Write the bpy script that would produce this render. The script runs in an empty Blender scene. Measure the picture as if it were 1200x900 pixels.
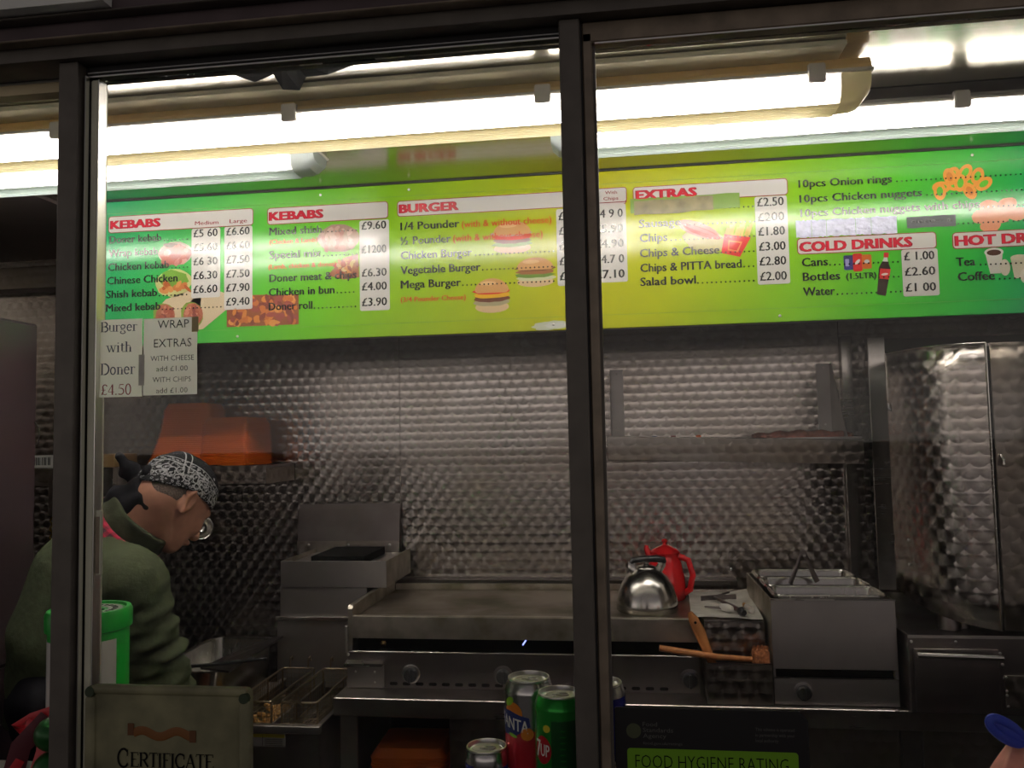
import bpy, bmesh, math, random
import numpy as np
from mathutils import Vector, Matrix, Euler

# ------------------------------------------------------------------ camera, world, exposure
sc = bpy.context.scene
COL = sc.collection
cam = bpy.data.cameras.new('camera')
cam.sensor_width = 36.0
cam.lens = 36.0 * 960.0 / 1200.0
cam.clip_start = 0.02
cam_ob = bpy.data.objects.new('camera', cam)
COL.objects.link(cam_ob)
_y, _p, _r = map(math.radians, (7.6, 3.66, -1.15))
_f = Vector((-math.sin(_y) * math.cos(_p), math.cos(_y) * math.cos(_p), math.sin(_p)))
_rt = Vector((math.cos(_y), math.sin(_y), 0))
_up = _rt.cross(_f)
_rt2 = _rt * math.cos(_r) + _up * math.sin(_r)
_up2 = _up * math.cos(_r) - _rt * math.sin(_r)
mw = Matrix((_rt2, _up2, -_f)).transposed().to_4x4()
mw.translation = (0, 0, 1.4)
cam_ob.matrix_world = mw
sc.camera = cam_ob
world = bpy.data.worlds.new('night')
sc.world = world
world.use_nodes = True
# dusk sky: palest towards the horizon all round, dimmer overhead
_t = world.node_tree; _bg = _t.nodes['Background']
_g = _t.nodes.new('ShaderNodeNewGeometry'); _s = _t.nodes.new('ShaderNodeSeparateXYZ'); _t.links.new(_g.outputs['Incoming'], _s.inputs[0])
_a = _t.nodes.new('ShaderNodeMath'); _a.operation = 'ABSOLUTE'; _t.links.new(_s.outputs[2], _a.inputs[0])
_c = _t.nodes.new('ShaderNodeValToRGB'); _t.links.new(_a.outputs[0], _c.inputs[0])
_c.color_ramp.elements[0].position = 0.0; _c.color_ramp.elements[0].color = (1.0, 0.91, 0.82, 1)
_c.color_ramp.elements[1].position = 0.9; _c.color_ramp.elements[1].color = (0.07, 0.062, 0.072, 1)
_e = _c.color_ramp.elements.new(0.20); _e.color = (0.17, 0.155, 0.155, 1)
_e = _c.color_ramp.elements.new(0.08); _e.color = (0.8, 0.72, 0.66, 1)
_t.links.new(_c.outputs[0], _bg.inputs[0]); _bg.inputs[1].default_value = 0.72
sc.view_settings.view_transform = 'Standard'
sc.view_settings.look = 'None'
sc.view_settings.gamma = 1.0
sc.view_settings.use_curve_mapping = False
sc.view_settings.exposure = 0.2
sc.cycles.use_denoising = True
sc.cycles.max_bounces = 10
sc.cycles.glossy_bounces = 6
sc.cycles.diffuse_bounces = 4
sc.cycles.transparent_max_bounces = 24
sc.cycles.sample_clamp_indirect = 4.0
TUBE = 85.0          # strength of the fluorescent battens

PI = math.pi
random.seed(7)

# ------------------------------------------------------------------ materials
def nt(name):
    m = bpy.data.materials.new(name)
    m.use_nodes = True
    t = m.node_tree
    return m, t, t.nodes['Principled BSDF']

def plain(name, col, rough=0.5, metal=0.0, spec=0.5, noise=0.0, scale=40, bump=0.0, emit=None, trans=0.0, coat=0.0):
    m, t, b = nt(name)
    b.inputs['Base Color'].default_value = (*col, 1)
    b.inputs['Roughness'].default_value = rough
    b.inputs['Metallic'].default_value = metal
    b.inputs['Specular IOR Level'].default_value = spec
    if trans: b.inputs['Transmission Weight'].default_value = trans
    if coat:
        b.inputs['Coat Weight'].default_value = coat
        b.inputs['Coat Roughness'].default_value = 0.08
    if emit:
        b.inputs['Emission Color'].default_value = (*emit[0], 1)
        b.inputs['Emission Strength'].default_value = emit[1]
    if noise or bump:
        tc = t.nodes.new('ShaderNodeTexCoord')
        n = t.nodes.new('ShaderNodeTexNoise')
        n.inputs['Scale'].default_value = scale
        n.inputs['Detail'].default_value = 6
        t.links.new(tc.outputs['Object'], n.inputs['Vector'])
        if noise:
            mx = t.nodes.new('ShaderNodeMix'); mx.data_type = 'RGBA'
            mx.inputs[6].default_value = (*[c * (1 - noise) for c in col], 1)
            mx.inputs[7].default_value = (*[min(1, c * (1 + noise)) for c in col], 1)
            cr = t.nodes.new('ShaderNodeMapRange')
            cr.inputs[1].default_value = 0.3; cr.inputs[2].default_value = 0.7
            t.links.new(n.outputs['Fac'], cr.inputs[0])
            t.links.new(cr.outputs[0], mx.inputs[0])
            t.links.new(mx.outputs[2], b.inputs['Base Color'])
        if bump:
            bp = t.nodes.new('ShaderNodeBump')
            bp.inputs['Strength'].default_value = bump
            bp.inputs['Distance'].default_value = 0.004
            t.links.new(n.outputs['Fac'], bp.inputs['Height'])
            t.links.new(bp.outputs[0], b.inputs['Normal'])
    return m

def mth(t, op, a, b=None, c=None):
    n = t.nodes.new('ShaderNodeMath'); n.operation = op
    for i, v in enumerate((a, b, c)):
        if v is None: continue
        if isinstance(v, (int, float)): n.inputs[i].default_value = v
        else: t.links.new(v, n.inputs[i])
    return n.outputs[0]

def vmth(t, op, a, b=None, s=None):
    n = t.nodes.new('ShaderNodeVectorMath'); n.operation = op
    for i, v in enumerate((a, b)):
        if v is None: continue
        if isinstance(v, tuple): n.inputs[i].default_value = v
        else: t.links.new(v, n.inputs[i])
    if s is not None:
        if isinstance(s, (int, float)): n.inputs['Scale'].default_value = s
        else: t.links.new(s, n.inputs['Scale'])
    return n.outputs[0]

def swirl(name, pitch=0.044, col=(0.64, 0.6, 0.575), rough=0.25, aniso=0.92, R2=0.36, stain=0.25, ratio=0.70, tilt=0.16):
    """Engine-turned stainless steel: overlapping brushed discs, brushed round their centres."""
    m, t, b = nt(name)
    L = t.links
    uv = t.nodes.new('ShaderNodeUVMap'); uv.uv_map = 'UVMap'
    nz = t.nodes.new('ShaderNodeTexNoise'); nz.inputs['Scale'].default_value = 9.0
    L.new(uv.outputs[0], nz.inputs['Vector'])
    wob = vmth(t, 'SCALE', vmth(t, 'SUBTRACT', nz.outputs['Color'], (0.5, 0.5, 0.5)), s=0.006)
    p = vmth(t, 'ADD', uv.outputs[0], wob)
    sp = t.nodes.new('ShaderNodeSeparateXYZ'); L.new(p, sp.inputs[0])
    u = mth(t, 'DIVIDE', sp.outputs[0], pitch); v = mth(t, 'DIVIDE', sp.outputs[1], pitch * ratio)
    fl = mth(t, 'FLOOR', v)
    def sel(f, a, c):
        n = t.nodes.new('ShaderNodeMix'); n.data_type = 'FLOAT'
        L.new(f, n.inputs[0])
        for i_, v_ in ((2, c), (3, a)): L.new(v_, n.inputs[i_])
        return n.outputs[0]
    cand = []
    for k in (1.0, 0.0, -1.0):      # each row of discs half covers the one below it
        r_ = mth(t, 'ADD', fl, k)
        odd = mth(t, 'PINGPONG', r_, 1.0)
        du = mth(t, 'SUBTRACT', mth(t, 'FRACT', mth(t, 'ADD', mth(t, 'MULTIPLY_ADD', odd, -0.5, 0.5), u)), 0.5)
        dv = mth(t, 'MULTIPLY', mth(t, 'SUBTRACT', v, r_), ratio)
        cand.append((du, dv, mth(t, 'LESS_THAN', mth(t, 'ADD', mth(t, 'MULTIPLY', du, du), mth(t, 'MULTIPLY', dv, dv)), R2)))
    dx = sel(cand[0][2], cand[0][0], sel(cand[1][2], cand[1][0], cand[2][0]))
    dy = sel(cand[0][2], cand[0][1], sel(cand[1][2], cand[1][1], cand[2][1]))
    tg = t.nodes.new('ShaderNodeTangent'); tg.direction_type = 'UV_MAP'; tg.uv_map = 'UVMap'
    ge = t.nodes.new('ShaderNodeNewGeometry')
    V = vmth(t, 'CROSS_PRODUCT', ge.outputs['Normal'], tg.outputs[0])
    tan = vmth(t, 'ADD', vmth(t, 'SCALE', tg.outputs[0], s=dx), vmth(t, 'SCALE', V, s=dy))
    tan = vmth(t, 'NORMALIZE', tan)
    L.new(tan, b.inputs['Tangent'])
    nn = vmth(t, 'NORMALIZE', vmth(t, 'ADD', ge.outputs['Normal'], vmth(t, 'ADD', vmth(t, 'SCALE', tg.outputs[0], s=mth(t, 'MULTIPLY', dx, tilt)), vmth(t, 'SCALE', V, s=mth(t, 'MULTIPLY', dy, tilt)))))
    L.new(nn, b.inputs['Normal'])
    # fine circular scratches vary the gloss, grease stains dull it
    r = mth(t, 'SQRT', mth(t, 'ADD', mth(t, 'MULTIPLY', dx, dx), mth(t, 'MULTIPLY', dy, dy)))
    scr = mth(t, 'SINE', mth(t, 'MULTIPLY', r, 95.0))
    n2 = t.nodes.new('ShaderNodeTexNoise'); n2.inputs['Scale'].default_value = 3.0; n2.inputs['Detail'].default_value = 5
    L.new(uv.outputs[0], n2.inputs['Vector'])
    rg = mth(t, 'ADD', mth(t, 'MULTIPLY', scr, 0.02), mth(t, 'MULTIPLY_ADD', n2.outputs['Fac'], 0.14, rough - 0.07))
    L.new(rg, b.inputs['Roughness'])
    mx = t.nodes.new('ShaderNodeMix'); mx.data_type = 'RGBA'
    mr = t.nodes.new('ShaderNodeMapRange'); mr.inputs[1].default_value = 0.35; mr.inputs[2].default_value = 0.75
    L.new(n2.outputs['Fac'], mr.inputs[0]); L.new(mr.outputs[0], mx.inputs[0])
    mx.inputs[6].default_value = (*col, 1)
    mx.inputs[7].default_value = (col[0] * (1 - stain), col[1] * (1 - stain * 1.2), col[2] * (1 - stain * 1.5), 1)
    L.new(mx.outputs[2], b.inputs['Base Color'])
    b.inputs['Metallic'].default_value = 1.0
    b.inputs['Anisotropic'].default_value = aniso
    return m

def brushed(name, col=(0.52, 0.485, 0.465), rough=0.3, stretch=(2, 2, 90), stain=0.3, sscale=6, bump=0.02):
    m, t, b = nt(name)
    L = t.links
    tc = t.nodes.new('ShaderNodeTexCoord')
    mp = t.nodes.new('ShaderNodeMapping'); mp.inputs['Scale'].default_value = stretch
    L.new(tc.outputs['Object'], mp.inputs[0])
    n = t.nodes.new('ShaderNodeTexNoise'); n.inputs['Scale'].default_value = 4; n.inputs['Detail'].default_value = 8
    L.new(mp.outputs[0], n.inputs['Vector'])
    n2 = t.nodes.new('ShaderNodeTexNoise'); n2.inputs['Scale'].default_value = sscale; n2.inputs['Detail'].default_value = 6
    L.new(tc.outputs['Object'], n2.inputs['Vector'])
    rg = mth(t, 'ADD', mth(t, 'MULTIPLY', n.outputs['Fac'], 0.12), mth(t, 'MULTIPLY_ADD', n2.outputs['Fac'], 0.3, rough - 0.2))
    L.new(rg, b.inputs['Roughness'])
    mx = t.nodes.new('ShaderNodeMix'); mx.data_type = 'RGBA'
    mr = t.nodes.new('ShaderNodeMapRange'); mr.inputs[1].default_value = 0.4; mr.inputs[2].default_value = 0.7
    L.new(n2.outputs['Fac'], mr.inputs[0]); L.new(mr.outputs[0], mx.inputs[0])
    mx.inputs[6].default_value = (*col, 1)
    mx.inputs[7].default_value = (col[0] * (1 - stain), col[1] * (1 - stain), col[2] * (1 - stain * 1.15), 1)
    L.new(mx.outputs[2], b.inputs['Base Color'])
    b.inputs['Metallic'].default_value = 1.0
    if bump:
        bp = t.nodes.new('ShaderNodeBump'); bp.inputs['Strength'].default_value = bump * 5; bp.inputs['Distance'].default_value = 0.0006
        L.new(n.outputs['Fac'], bp.inputs['Height']); L.new(bp.outputs[0], b.inputs['Normal'])
    return m

def glass(name, dust=0.010):
    """Thin pane: see-through with Fresnel reflections and a film of dust and smears."""
    m = bpy.data.materials.new(name); m.use_nodes = True
    t = m.node_tree; t.nodes.clear(); L = t.links
    out = t.nodes.new('ShaderNodeOutputMaterial')
    tr = t.nodes.new('ShaderNodeBsdfTransparent'); tr.inputs[0].default_value = (0.975, 0.965, 0.965, 1)
    gl = t.nodes.new('ShaderNodeBsdfGlossy'); gl.inputs['Roughness'].default_value = 0.02
    fr = t.nodes.new('ShaderNodeFresnel'); fr.inputs[0].default_value = 1.3
    mx = t.nodes.new('ShaderNodeMixShader')
    L.new(fr.outputs[0], mx.inputs[0]); L.new(tr.outputs[0], mx.inputs[1]); L.new(gl.outputs[0], mx.inputs[2])
    tc = t.nodes.new('ShaderNodeTexCoord')
    n = t.nodes.new('ShaderNodeTexNoise'); n.inputs['Scale'].default_value = 5; n.inputs['Detail'].default_value = 5; n.inputs['Distortion'].default_value = 1.2
    n2 = t.nodes.new('ShaderNodeTexNoise'); n2.inputs['Scale'].default_value = 420
    L.new(tc.outputs['Object'], n.inputs['Vector']); L.new(tc.outputs['Object'], n2.inputs['Vector'])
    a = mth(t, 'MULTIPLY', mth(t, 'MAXIMUM', mth(t, 'SUBTRACT', n.outputs['Fac'], 0.38), 0.0), dust * 2.5)
    sp = mth(t, 'MULTIPLY', mth(t, 'GREATER_THAN', n2.outputs['Fac'], 0.69), dust * 3)
    k = mth(t, 'ADD', mth(t, 'ADD', a, sp), dust * 0.25)
    tl = t.nodes.new('ShaderNodeBsdfTranslucent'); tl.inputs[0].default_value = (0.8, 0.8, 0.8, 1)
    m2 = t.nodes.new('ShaderNodeMixShader')
    L.new(k, m2.inputs[0]); L.new(mx.outputs[0], m2.inputs[1]); L.new(tl.outputs[0], m2.inputs[2])
    L.new(m2.outputs[0], out.inputs[0])
    return m

def translucent(name, col, amount=0.5, rough=0.7):
    m, t, b = nt(name)
    b.inputs['Base Color'].default_value = (*col, 1); b.inputs['Roughness'].default_value = rough
    out = [n for n in t.nodes if n.type == 'OUTPUT_MATERIAL'][0]
    tl = t.nodes.new('ShaderNodeBsdfTranslucent'); tl.inputs[0].default_value = (*col, 1)
    mx = t.nodes.new('ShaderNodeMixShader'); mx.inputs[0].default_value = amount
    t.links.new(b.outputs[0], mx.inputs[1]); t.links.new(tl.outputs[0], mx.inputs[2])
    t.links.new(mx.outputs[0], out.inputs[0])
    return m

M = {}
M['swirl'] = swirl('engine_turned_steel')
M['swirl_dark'] = swirl('engine_turned_steel_dull', col=(0.36, 0.33, 0.31), rough=0.36, aniso=0.7, stain=0.4)
M['ceiling'] = swirl('polished_ceiling_steel', col=(0.5, 0.49, 0.43), rough=0.2, aniso=0.3, stain=0.35, tilt=0.0)
M['steel'] = brushed('brushed_steel')
M['steel_x'] = brushed('brushed_steel_greasy', col=(0.6, 0.55, 0.48), rough=0.38, stretch=(2, 60, 60), stain=0.6, sscale=9)
M['steel_dark'] = brushed('dark_brushed_steel', col=(0.25, 0.22, 0.22), rough=0.36, stretch=(2, 2, 70))
M['steel_grey'] = brushed('satin_steel', col=(0.5, 0.47, 0.46), rough=0.42, stretch=(2, 2, 60), stain=0.15)
M['steel_bright'] = brushed('bright_steel', col=(0.75, 0.73, 0.69), rough=0.22, stretch=(3, 3, 40), stain=0.15)
M['steel_mirror'] = brushed('polished_steel', col=(0.7, 0.68, 0.64), rough=0.2, stretch=(40, 40, 2), stain=0.1, bump=0.0)
M['black'] = plain('black_enamel', (0.012, 0.011, 0.011), 0.4)
M['void'] = plain('void_black', (0.004, 0.004, 0.004), 0.8, spec=0.1)  # flat black for print and for painted-in shade in slots and gaps
M['cast'] = brushed('seasoned_griddle_iron', col=(0.34, 0.3, 0.26), rough=0.42, stretch=(2, 14, 14), stain=0.75, sscale=5)
M['frame'] = plain('anodised_dark_frame', (0.12, 0.105, 0.09), 0.45, metal=0.3, noise=0.15, scale=30)
M['frame_black'] = plain('black_rubber_seal', (0.012, 0.011, 0.012), 0.6)
M['frame_brown'] = plain('worn_bronze_frame', (0.24, 0.19, 0.14), 0.4, metal=0.3, noise=0.3, scale=25)
M['stile'] = plain('off_white_frame', (0.62, 0.61, 0.48), 0.45, noise=0.08, scale=20)
M['header'] = plain('painted_maroon_header', (0.09, 0.062, 0.068), 0.6, noise=0.25, scale=12)
M['pale'] = plain('pale_awning_board', (0.7, 0.7, 0.66), 0.6, noise=0.1, scale=5)
M['beige'] = plain('yellowed_plastic', (0.8, 0.74, 0.56), 0.45, noise=0.12, scale=15)
M['beige_dark'] = plain('yellowed_plastic_tray', (0.7, 0.58, 0.36), 0.45, noise=0.12, scale=15)
M['tray_glow'] = translucent('yellowed_translucent_tray', (0.75, 0.6, 0.34), 0.5, 0.5)
M['clip'] = plain('grey_plastic_clip', (0.7, 0.67, 0.62), 0.5)
M['tube'] = plain('lit_tube', (0.9, 0.9, 0.85), 0.4, emit=((1.0, 0.955, 0.92), TUBE))
def diffuser_mat():
    m = bpy.data.materials.new('clear_ribbed_diffuser'); m.use_nodes = True; t = m.node_tree; t.nodes.clear()
    o = t.nodes.new('ShaderNodeOutputMaterial'); a = t.nodes.new('ShaderNodeBsdfTransparent'); a.inputs[0].default_value = (.95, .95, .93, 1)
    b = t.nodes.new('ShaderNodeBsdfTranslucent'); b.inputs[0].default_value = (.85, .83, .75, 1); g = t.nodes.new('ShaderNodeBsdfGlossy'); g.inputs[1].default_value = .25
    x = t.nodes.new('ShaderNodeMixShader'); x.inputs[0].default_value = .7; y = t.nodes.new('ShaderNodeMixShader'); y.inputs[0].default_value = .06
    t.links.new(a.outputs[0], x.inputs[1]); t.links.new(b.outputs[0], x.inputs[2]); t.links.new(x.outputs[0], y.inputs[1]); t.links.new(g.outputs[0], y.inputs[2]); t.links.new(y.outputs[0], o.inputs[0])
    return m
M['diffuser'] = diffuser_mat()
M['reflector'] = plain('white_reflector', (.85, .84, .8), .5)
M['rib'] = translucent('ribbed_clear_plastic', (0.75, 0.7, 0.52), 0.5, 0.3)
M['rib_grey'] = translucent('grey_clear_plastic', (0.45, 0.5, 0.48), 0.5, 0.3)
M['brown_gloss'] = plain('dark_brown_panel', (0.05, 0.038, 0.036), 0.35, noise=0.2, scale=6)
M['white'] = plain('white_print', (0.66, 0.64, 0.6), 0.14)
M['ink'] = plain('black_ink', (0.008, 0.008, 0.008), 0.17, spec=0.4)
M['ink_red'] = plain('red_ink', (0.55, 0.02, 0.04), 0.12)
M['ink_pink'] = plain('faded_red_ink', (0.6, 0.07, 0.02), 0.12)
M['ink_darkred'] = plain('maroon_ink', (0.26, 0.012, 0.025), 0.12)
M['ink_blue'] = plain('blue_black_ink', (0.04, 0.05, 0.1), 0.5)
M['paper'] = translucent('laminated_paper', (0.95, 0.94, 0.88), 0.8)
M['paper_flat'] = plain('greaseproof_paper', (0.6, 0.58, 0.52), 0.7, noise=0.15, scale=30, bump=0.6)
M['tape'] = plain('brown_parcel_tape', (0.2, 0.17, 0.07), 0.3, noise=0.35, scale=30)
M['tape_green'] = plain('clear_yellowed_tape', (0.17, 0.3, 0.04), 0.25)
M['tape_foil'] = plain('crinkled_foil_tape', (0.5, 0.52, 0.62), 0.35, metal=0.4, noise=0.15, scale=60, bump=1.0)
M['tape_dark'] = plain('grey_cloth_tape', (0.06, 0.07, 0.07), 0.5)
M['tape_tan'] = plain('tan_masking_tape', (0.5, 0.4, 0.2), 0.6)
M['orange'] = translucent('orange_polystyrene', (0.97, 0.24, 0.008), 0.35, 0.5)
M['card'] = plain('brown_cardboard', (0.32, 0.2, 0.08), 0.8)
M['wood'] = plain('orange_stained_wood', (0.42, 0.16, 0.045), 0.5, noise=0.25, scale=25)
M['bristle'] = plain('rusty_bristles', (0.35, 0.12, 0.04), 0.8, noise=0.4, scale=120, bump=1.0)
M['red'] = plain('red_enamel', (0.55, 0.012, 0.015), 0.15, coat=0.6)
M['green_plastic'] = plain('green_plastic', (0.01, 0.33, 0.035), 0.35)
M['blue'] = plain('blue_plastic', (0.03, 0.06, 0.55), 0.4)
M['pink'] = plain('pink_plastic_film', (0.75, 0.3, 0.24), 0.4, noise=0.15, scale=30, bump=0.3)
M['blackplastic'] = plain('black_plastic', (0.02, 0.02, 0.022), 0.35)
M['alu'] = plain('aluminium', (0.8, 0.79, 0.76), 0.28, metal=1.0)
M['floor'] = plain('dark_vinyl_floor', (0.05, 0.045, 0.042), 0.5, noise=0.3, scale=8)
M['wire'] = plain('fryer_wire', (0.38, 0.31, 0.22), 0.35, metal=1.0)
M['chips'] = plain('golden_crumbs', (0.5, 0.27, 0.08), 0.7, noise=0.4, scale=90, bump=1.0)
M['oil'] = plain('dark_frying_oil', (0.05, 0.025, 0.008), 0.08)
M['glass'] = glass('window_glass')

# ------------------------------------------------------------------ geometry helpers
def box(bm, x0, x1, y0, y1, z0, z1, bev=0.0, seg=1, rot=None):
    r = bmesh.ops.create_cube(bm, size=1.0)
    vs = r['verts']
    c = Vector(((x0 + x1) / 2, (y0 + y1) / 2, (z0 + z1) / 2))
    for v in vs:
        v.co = Vector((v.co.x * (x1 - x0), v.co.y * (y1 - y0), v.co.z * (z1 - z0)))
    if bev:
        es = list({e for v in vs for e in v.link_edges})
        rr = bmesh.ops.bevel(bm, geom=es, offset=bev, segments=seg, affect='EDGES', profile=0.5)
        vs = list({v for f in rr['faces'] for v in f.verts} | {v for v in vs if v.is_valid})
    if rot:
        R = Euler(rot).to_matrix()
        for v in vs: v.co = R @ v.co
    for v in vs: v.co += c
    return vs

def lathe(bm, prof, c=(0, 0, 0), n=32, axis=None, cap=False):
    """prof: (r, h) pairs turned about Z (or about the direction axis) through c."""
    R = Vector((0, 0, 1)).rotation_difference(Vector(axis)).to_matrix() if axis else Matrix.Identity(3)
    c = Vector(c); rings = []
    for r, h in prof:
        rings.append([bm.verts.new(c + R @ Vector((r * math.cos(2 * PI * i / n), r * math.sin(2 * PI * i / n), h))) for i in range(n)] if r > 1e-6
                     else [bm.verts.new(c + R @ Vector((0, 0, h)))])
    for a, b in zip(rings, rings[1:]):
        for i in range(n):
            j = (i + 1) % n
            if len(a) == 1 and len(b) == 1: continue
            if len(a) == 1: bm.faces.new((a[0], b[j], b[i]))
            elif len(b) == 1: bm.faces.new((a[i], a[j], b[0]))
            else: bm.faces.new((a[i], a[j], b[j], b[i]))

def tube(bm, pts, r, n=10, cap=True, closed=False):
    """A round bar along pts; r a radius or a list of radii, or (a, b) pairs for a flat bar."""
    pts = [Vector(p) for p in pts]; k = len(pts)
    rs = r if isinstance(r, list) else [r] * k
    rings = []; prev = None
    for i, p in enumerate(pts):
        if closed: d = (pts[(i + 1) % k] - pts[i - 1])
        else: d = (pts[min(i + 1, k - 1)] - pts[max(i - 1, 0)])
        d.normalize()
        if prev is None:
            a = d.cross(Vector((0, 0, 1)))
            if a.length < 0.1: a = d.cross(Vector((0, 1, 0)))
        else:
            a = prev - d * prev.dot(d)
        a.normalize(); b = d.cross(a); prev = a
        q = rs[i]; ra, rb = q if isinstance(q, tuple) else (q, q)
        rings.append([bm.verts.new(p + a * (ra * math.cos(2 * PI * j / n)) + b * (rb * math.sin(2 * PI * j / n))) for j in range(n)])
    for i in range(k if closed else k - 1):
        A, B = rings[i], rings[(i + 1) % k]
        for j in range(n):
            bm.faces.new((A[j], A[(j + 1) % n], B[(j + 1) % n], B[j]))
    if cap and not closed:
        bm.faces.new(rings[0][::-1]); bm.faces.new(rings[-1])

def prism(bm, poly, axis, a, b):
    """poly: 2-D points extruded from a to b along axis 'x', 'y' or 'z'."""
    def P3(p, t):
        return {'x': (t, p[0], p[1]), 'y': (p[0], t, p[1]), 'z': (p[0], p[1], t)}[axis]
    A = [bm.verts.new(P3(p, a)) for p in poly]; B = [bm.verts.new(P3(p, b)) for p in poly]
    n = len(poly)
    bm.faces.new(A); bm.faces.new(B[::-1])
    for i in range(n): bm.faces.new((A[i], B[i], B[(i + 1) % n], A[(i + 1) % n]))

def rrect(x0, x1, z0, z1, r, seg=5):
    pts = []
    for cx, cz, a0 in ((x1 - r, z1 - r, 0), (x0 + r, z1 - r, 90), (x0 + r, z0 + r, 180), (x1 - r, z0 + r, 270)):
        for i in range(seg + 1):
            a = math.radians(a0 + 90 * i / seg)
            pts.append((cx + r * math.cos(a), cz + r * math.sin(a)))
    return pts

def ell(cx, cz, rx, rz, rot=0, n=18, k=0.0, seed=0):
    rn = random.Random(seed)
    pts = []
    for i in range(n):
        a = 2 * PI * i / n; q = 1 + k * (rn.random() - 0.5)
        x, z = rx * q * math.cos(a), rz * q * math.sin(a)
        c, s = math.cos(rot), math.sin(rot)
        pts.append((cx + x * c - z * s, cz + x * s + z * c))
    return pts

def uv_box(me):
    if me.uv_layers.get('UVMap'): return
    uvl = me.uv_layers.new(name='UVMap')
    for p in me.polygons:
        n = p.normal; ax = max(range(3), key=lambda i: abs(n[i]))
        for li in p.loop_indices:
            c = me.vertices[me.loops[li].vertex_index].co
            uvl.data[li].uv = ((c.y, c.z), (c.x, c.z), (c.x, c.y))[ax]

def obj(name, bm, mat, parent=None, smooth=False, kind=None, normals=True):
    if normals: bmesh.ops.recalc_face_normals(bm, faces=bm.faces)
    me = bpy.data.meshes.new(name); bm.to_mesh(me); bm.free()
    for m_ in (mat if isinstance(mat, (list, tuple)) else [mat]): me.materials.append(m_)
    if smooth:
        for p in me.polygons: p.use_smooth = True
        me.set_sharp_from_angle(angle=math.radians(smooth if smooth is not True else 40))
    uv_box(me)
    o = bpy.data.objects.new(name, me); COL.objects.link(o)
    if parent is not None:
        o.parent = parent
        o.matrix_parent_inverse = parent_inverse(parent)
    if kind: o['kind'] = kind
    return o

def parent_inverse(p):
    M_ = Matrix.Identity(4); q = p; chain = []
    while q is not None:
        chain.append(q); q = q.parent
    W = Matrix.Identity(4)
    for q in reversed(chain):
        W = W @ q.matrix_parent_inverse @ Matrix.LocRotScale(q.location, q.rotation_euler, q.scale)
    return W.inverted()

def B(): return bmesh.new()

def part_box(name, mat, parent, x0, x1, y0, y1, z0, z1, bev=0.0, seg=1, smooth=False, rot=None):
    bm = B(); box(bm, x0, x1, y0, y1, z0, z1, bev, seg, rot)
    return obj(name, bm, mat, parent, smooth)

def thing(name, label, cat, loc=(0, 0, 0), group=None):
    o = bpy.data.objects.new(name, None); COL.objects.link(o); o.location = loc
    o.empty_display_size = 0.05
    o['label'] = label; o['category'] = cat
    if group: o['group'] = group
    return o

def tag(o, label, cat, group=None):
    o['label'] = label; o['category'] = cat
    if group: o['group'] = group
    return o

def struct(name, bm, mat, parent=None, smooth=False):
    o = obj(name, bm, mat, parent, smooth)
    if parent is None: o['kind'] = 'structure'
    return o

def sbox(name, mat, x0, x1, y0, y1, z0, z1, bev=0.0, parent=None):
    bm = B(); box(bm, x0, x1, y0, y1, z0, z1, bev); return struct(name, bm, mat, parent)

def copy_tree(o, parent=None):
    c = o.copy(); COL.objects.link(c)
    if parent is not None: c.parent = parent
    for ch in list(o.children): copy_tree(ch, c)
    return c

def screw(parent, x, y, z, r=0.004, axis=(0, -1, 0)):
    bm = B(); lathe(bm, [(r, 0), (r, 0.001), (r * 0.6, 0.0022), (0, 0.0024)], (x, y, z), 10, axis)
    return obj('screw', bm, M['alu'], parent, True)

# flat lettering ---------------------------------------------------
_fc = {}
def flat_text(s, bold=0.0, space=1.0):
    key = (s, bold, space)
    if key in _fc: return _fc[key]
    cu = bpy.data.curves.new('lettering', 'FONT'); cu.body = s; cu.size = 1.0
    cu.resolution_u = 2; cu.offset = bold; cu.space_character = space
    o = bpy.data.objects.new('lettering', cu); COL.objects.link(o)
    dg = bpy.context.evaluated_depsgraph_get()
    me = bpy.data.meshes.new_from_object(o.evaluated_get(dg))
    bpy.data.objects.remove(o); bpy.data.curves.remove(cu)
    vs = np.array([v.co[:] for v in me.vertices]); fs = [tuple(p.vertices) for p in me.polygons]
    bpy.data.meshes.remove(me)
    _fc[key] = (vs, fs)
    return vs, fs
_Hh = None
def lettering(name, s, x0, x1, zb, cap, y, mat, parent, bold=0.0, rise=0.0, flip=1, warp=None, space=1.0, thick=0.0):
    """Text fitted between x0 and x1 with its baseline at zb and capitals cap high, in the plane y, facing -Y."""
    global _Hh
    if _Hh is None: _Hh = flat_text('H')[0][:, 1].max()
    vs, fs = flat_text(s, 0.0 if bold > .014 else bold, space)
    shifts = [0.0] if bold <= 0.014 else [-bold * .7, -bold * .25, bold * .25, bold * .7]
    a, b = vs[:, 0].min(), vs[:, 0].max()
    sx = (x1 - x0) / (b - a); sz = cap / _Hh
    bm = B()
    for k_, (hx_, hz_) in enumerate([(h_, g_) for h_ in shifts for g_ in ((0.0,) if bold < .04 else (-bold * .3, bold * .3))]):
        pv = []
        for v in vs:
            x = x0 + (v[0] + hx_ - a) * sx; z = zb + (v[1] + hz_) * sz + rise * (v[0] - a) / (b - a)
            pv.append(bm.verts.new(warp(x, z) if warp else (x, y - .00001 * k_, z)))
        for f in fs:
            try: bm.faces.new([pv[i] for i in f])
            except ValueError: pass
    o = obj(name, bm, mat, parent, normals=False)
    return o

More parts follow.
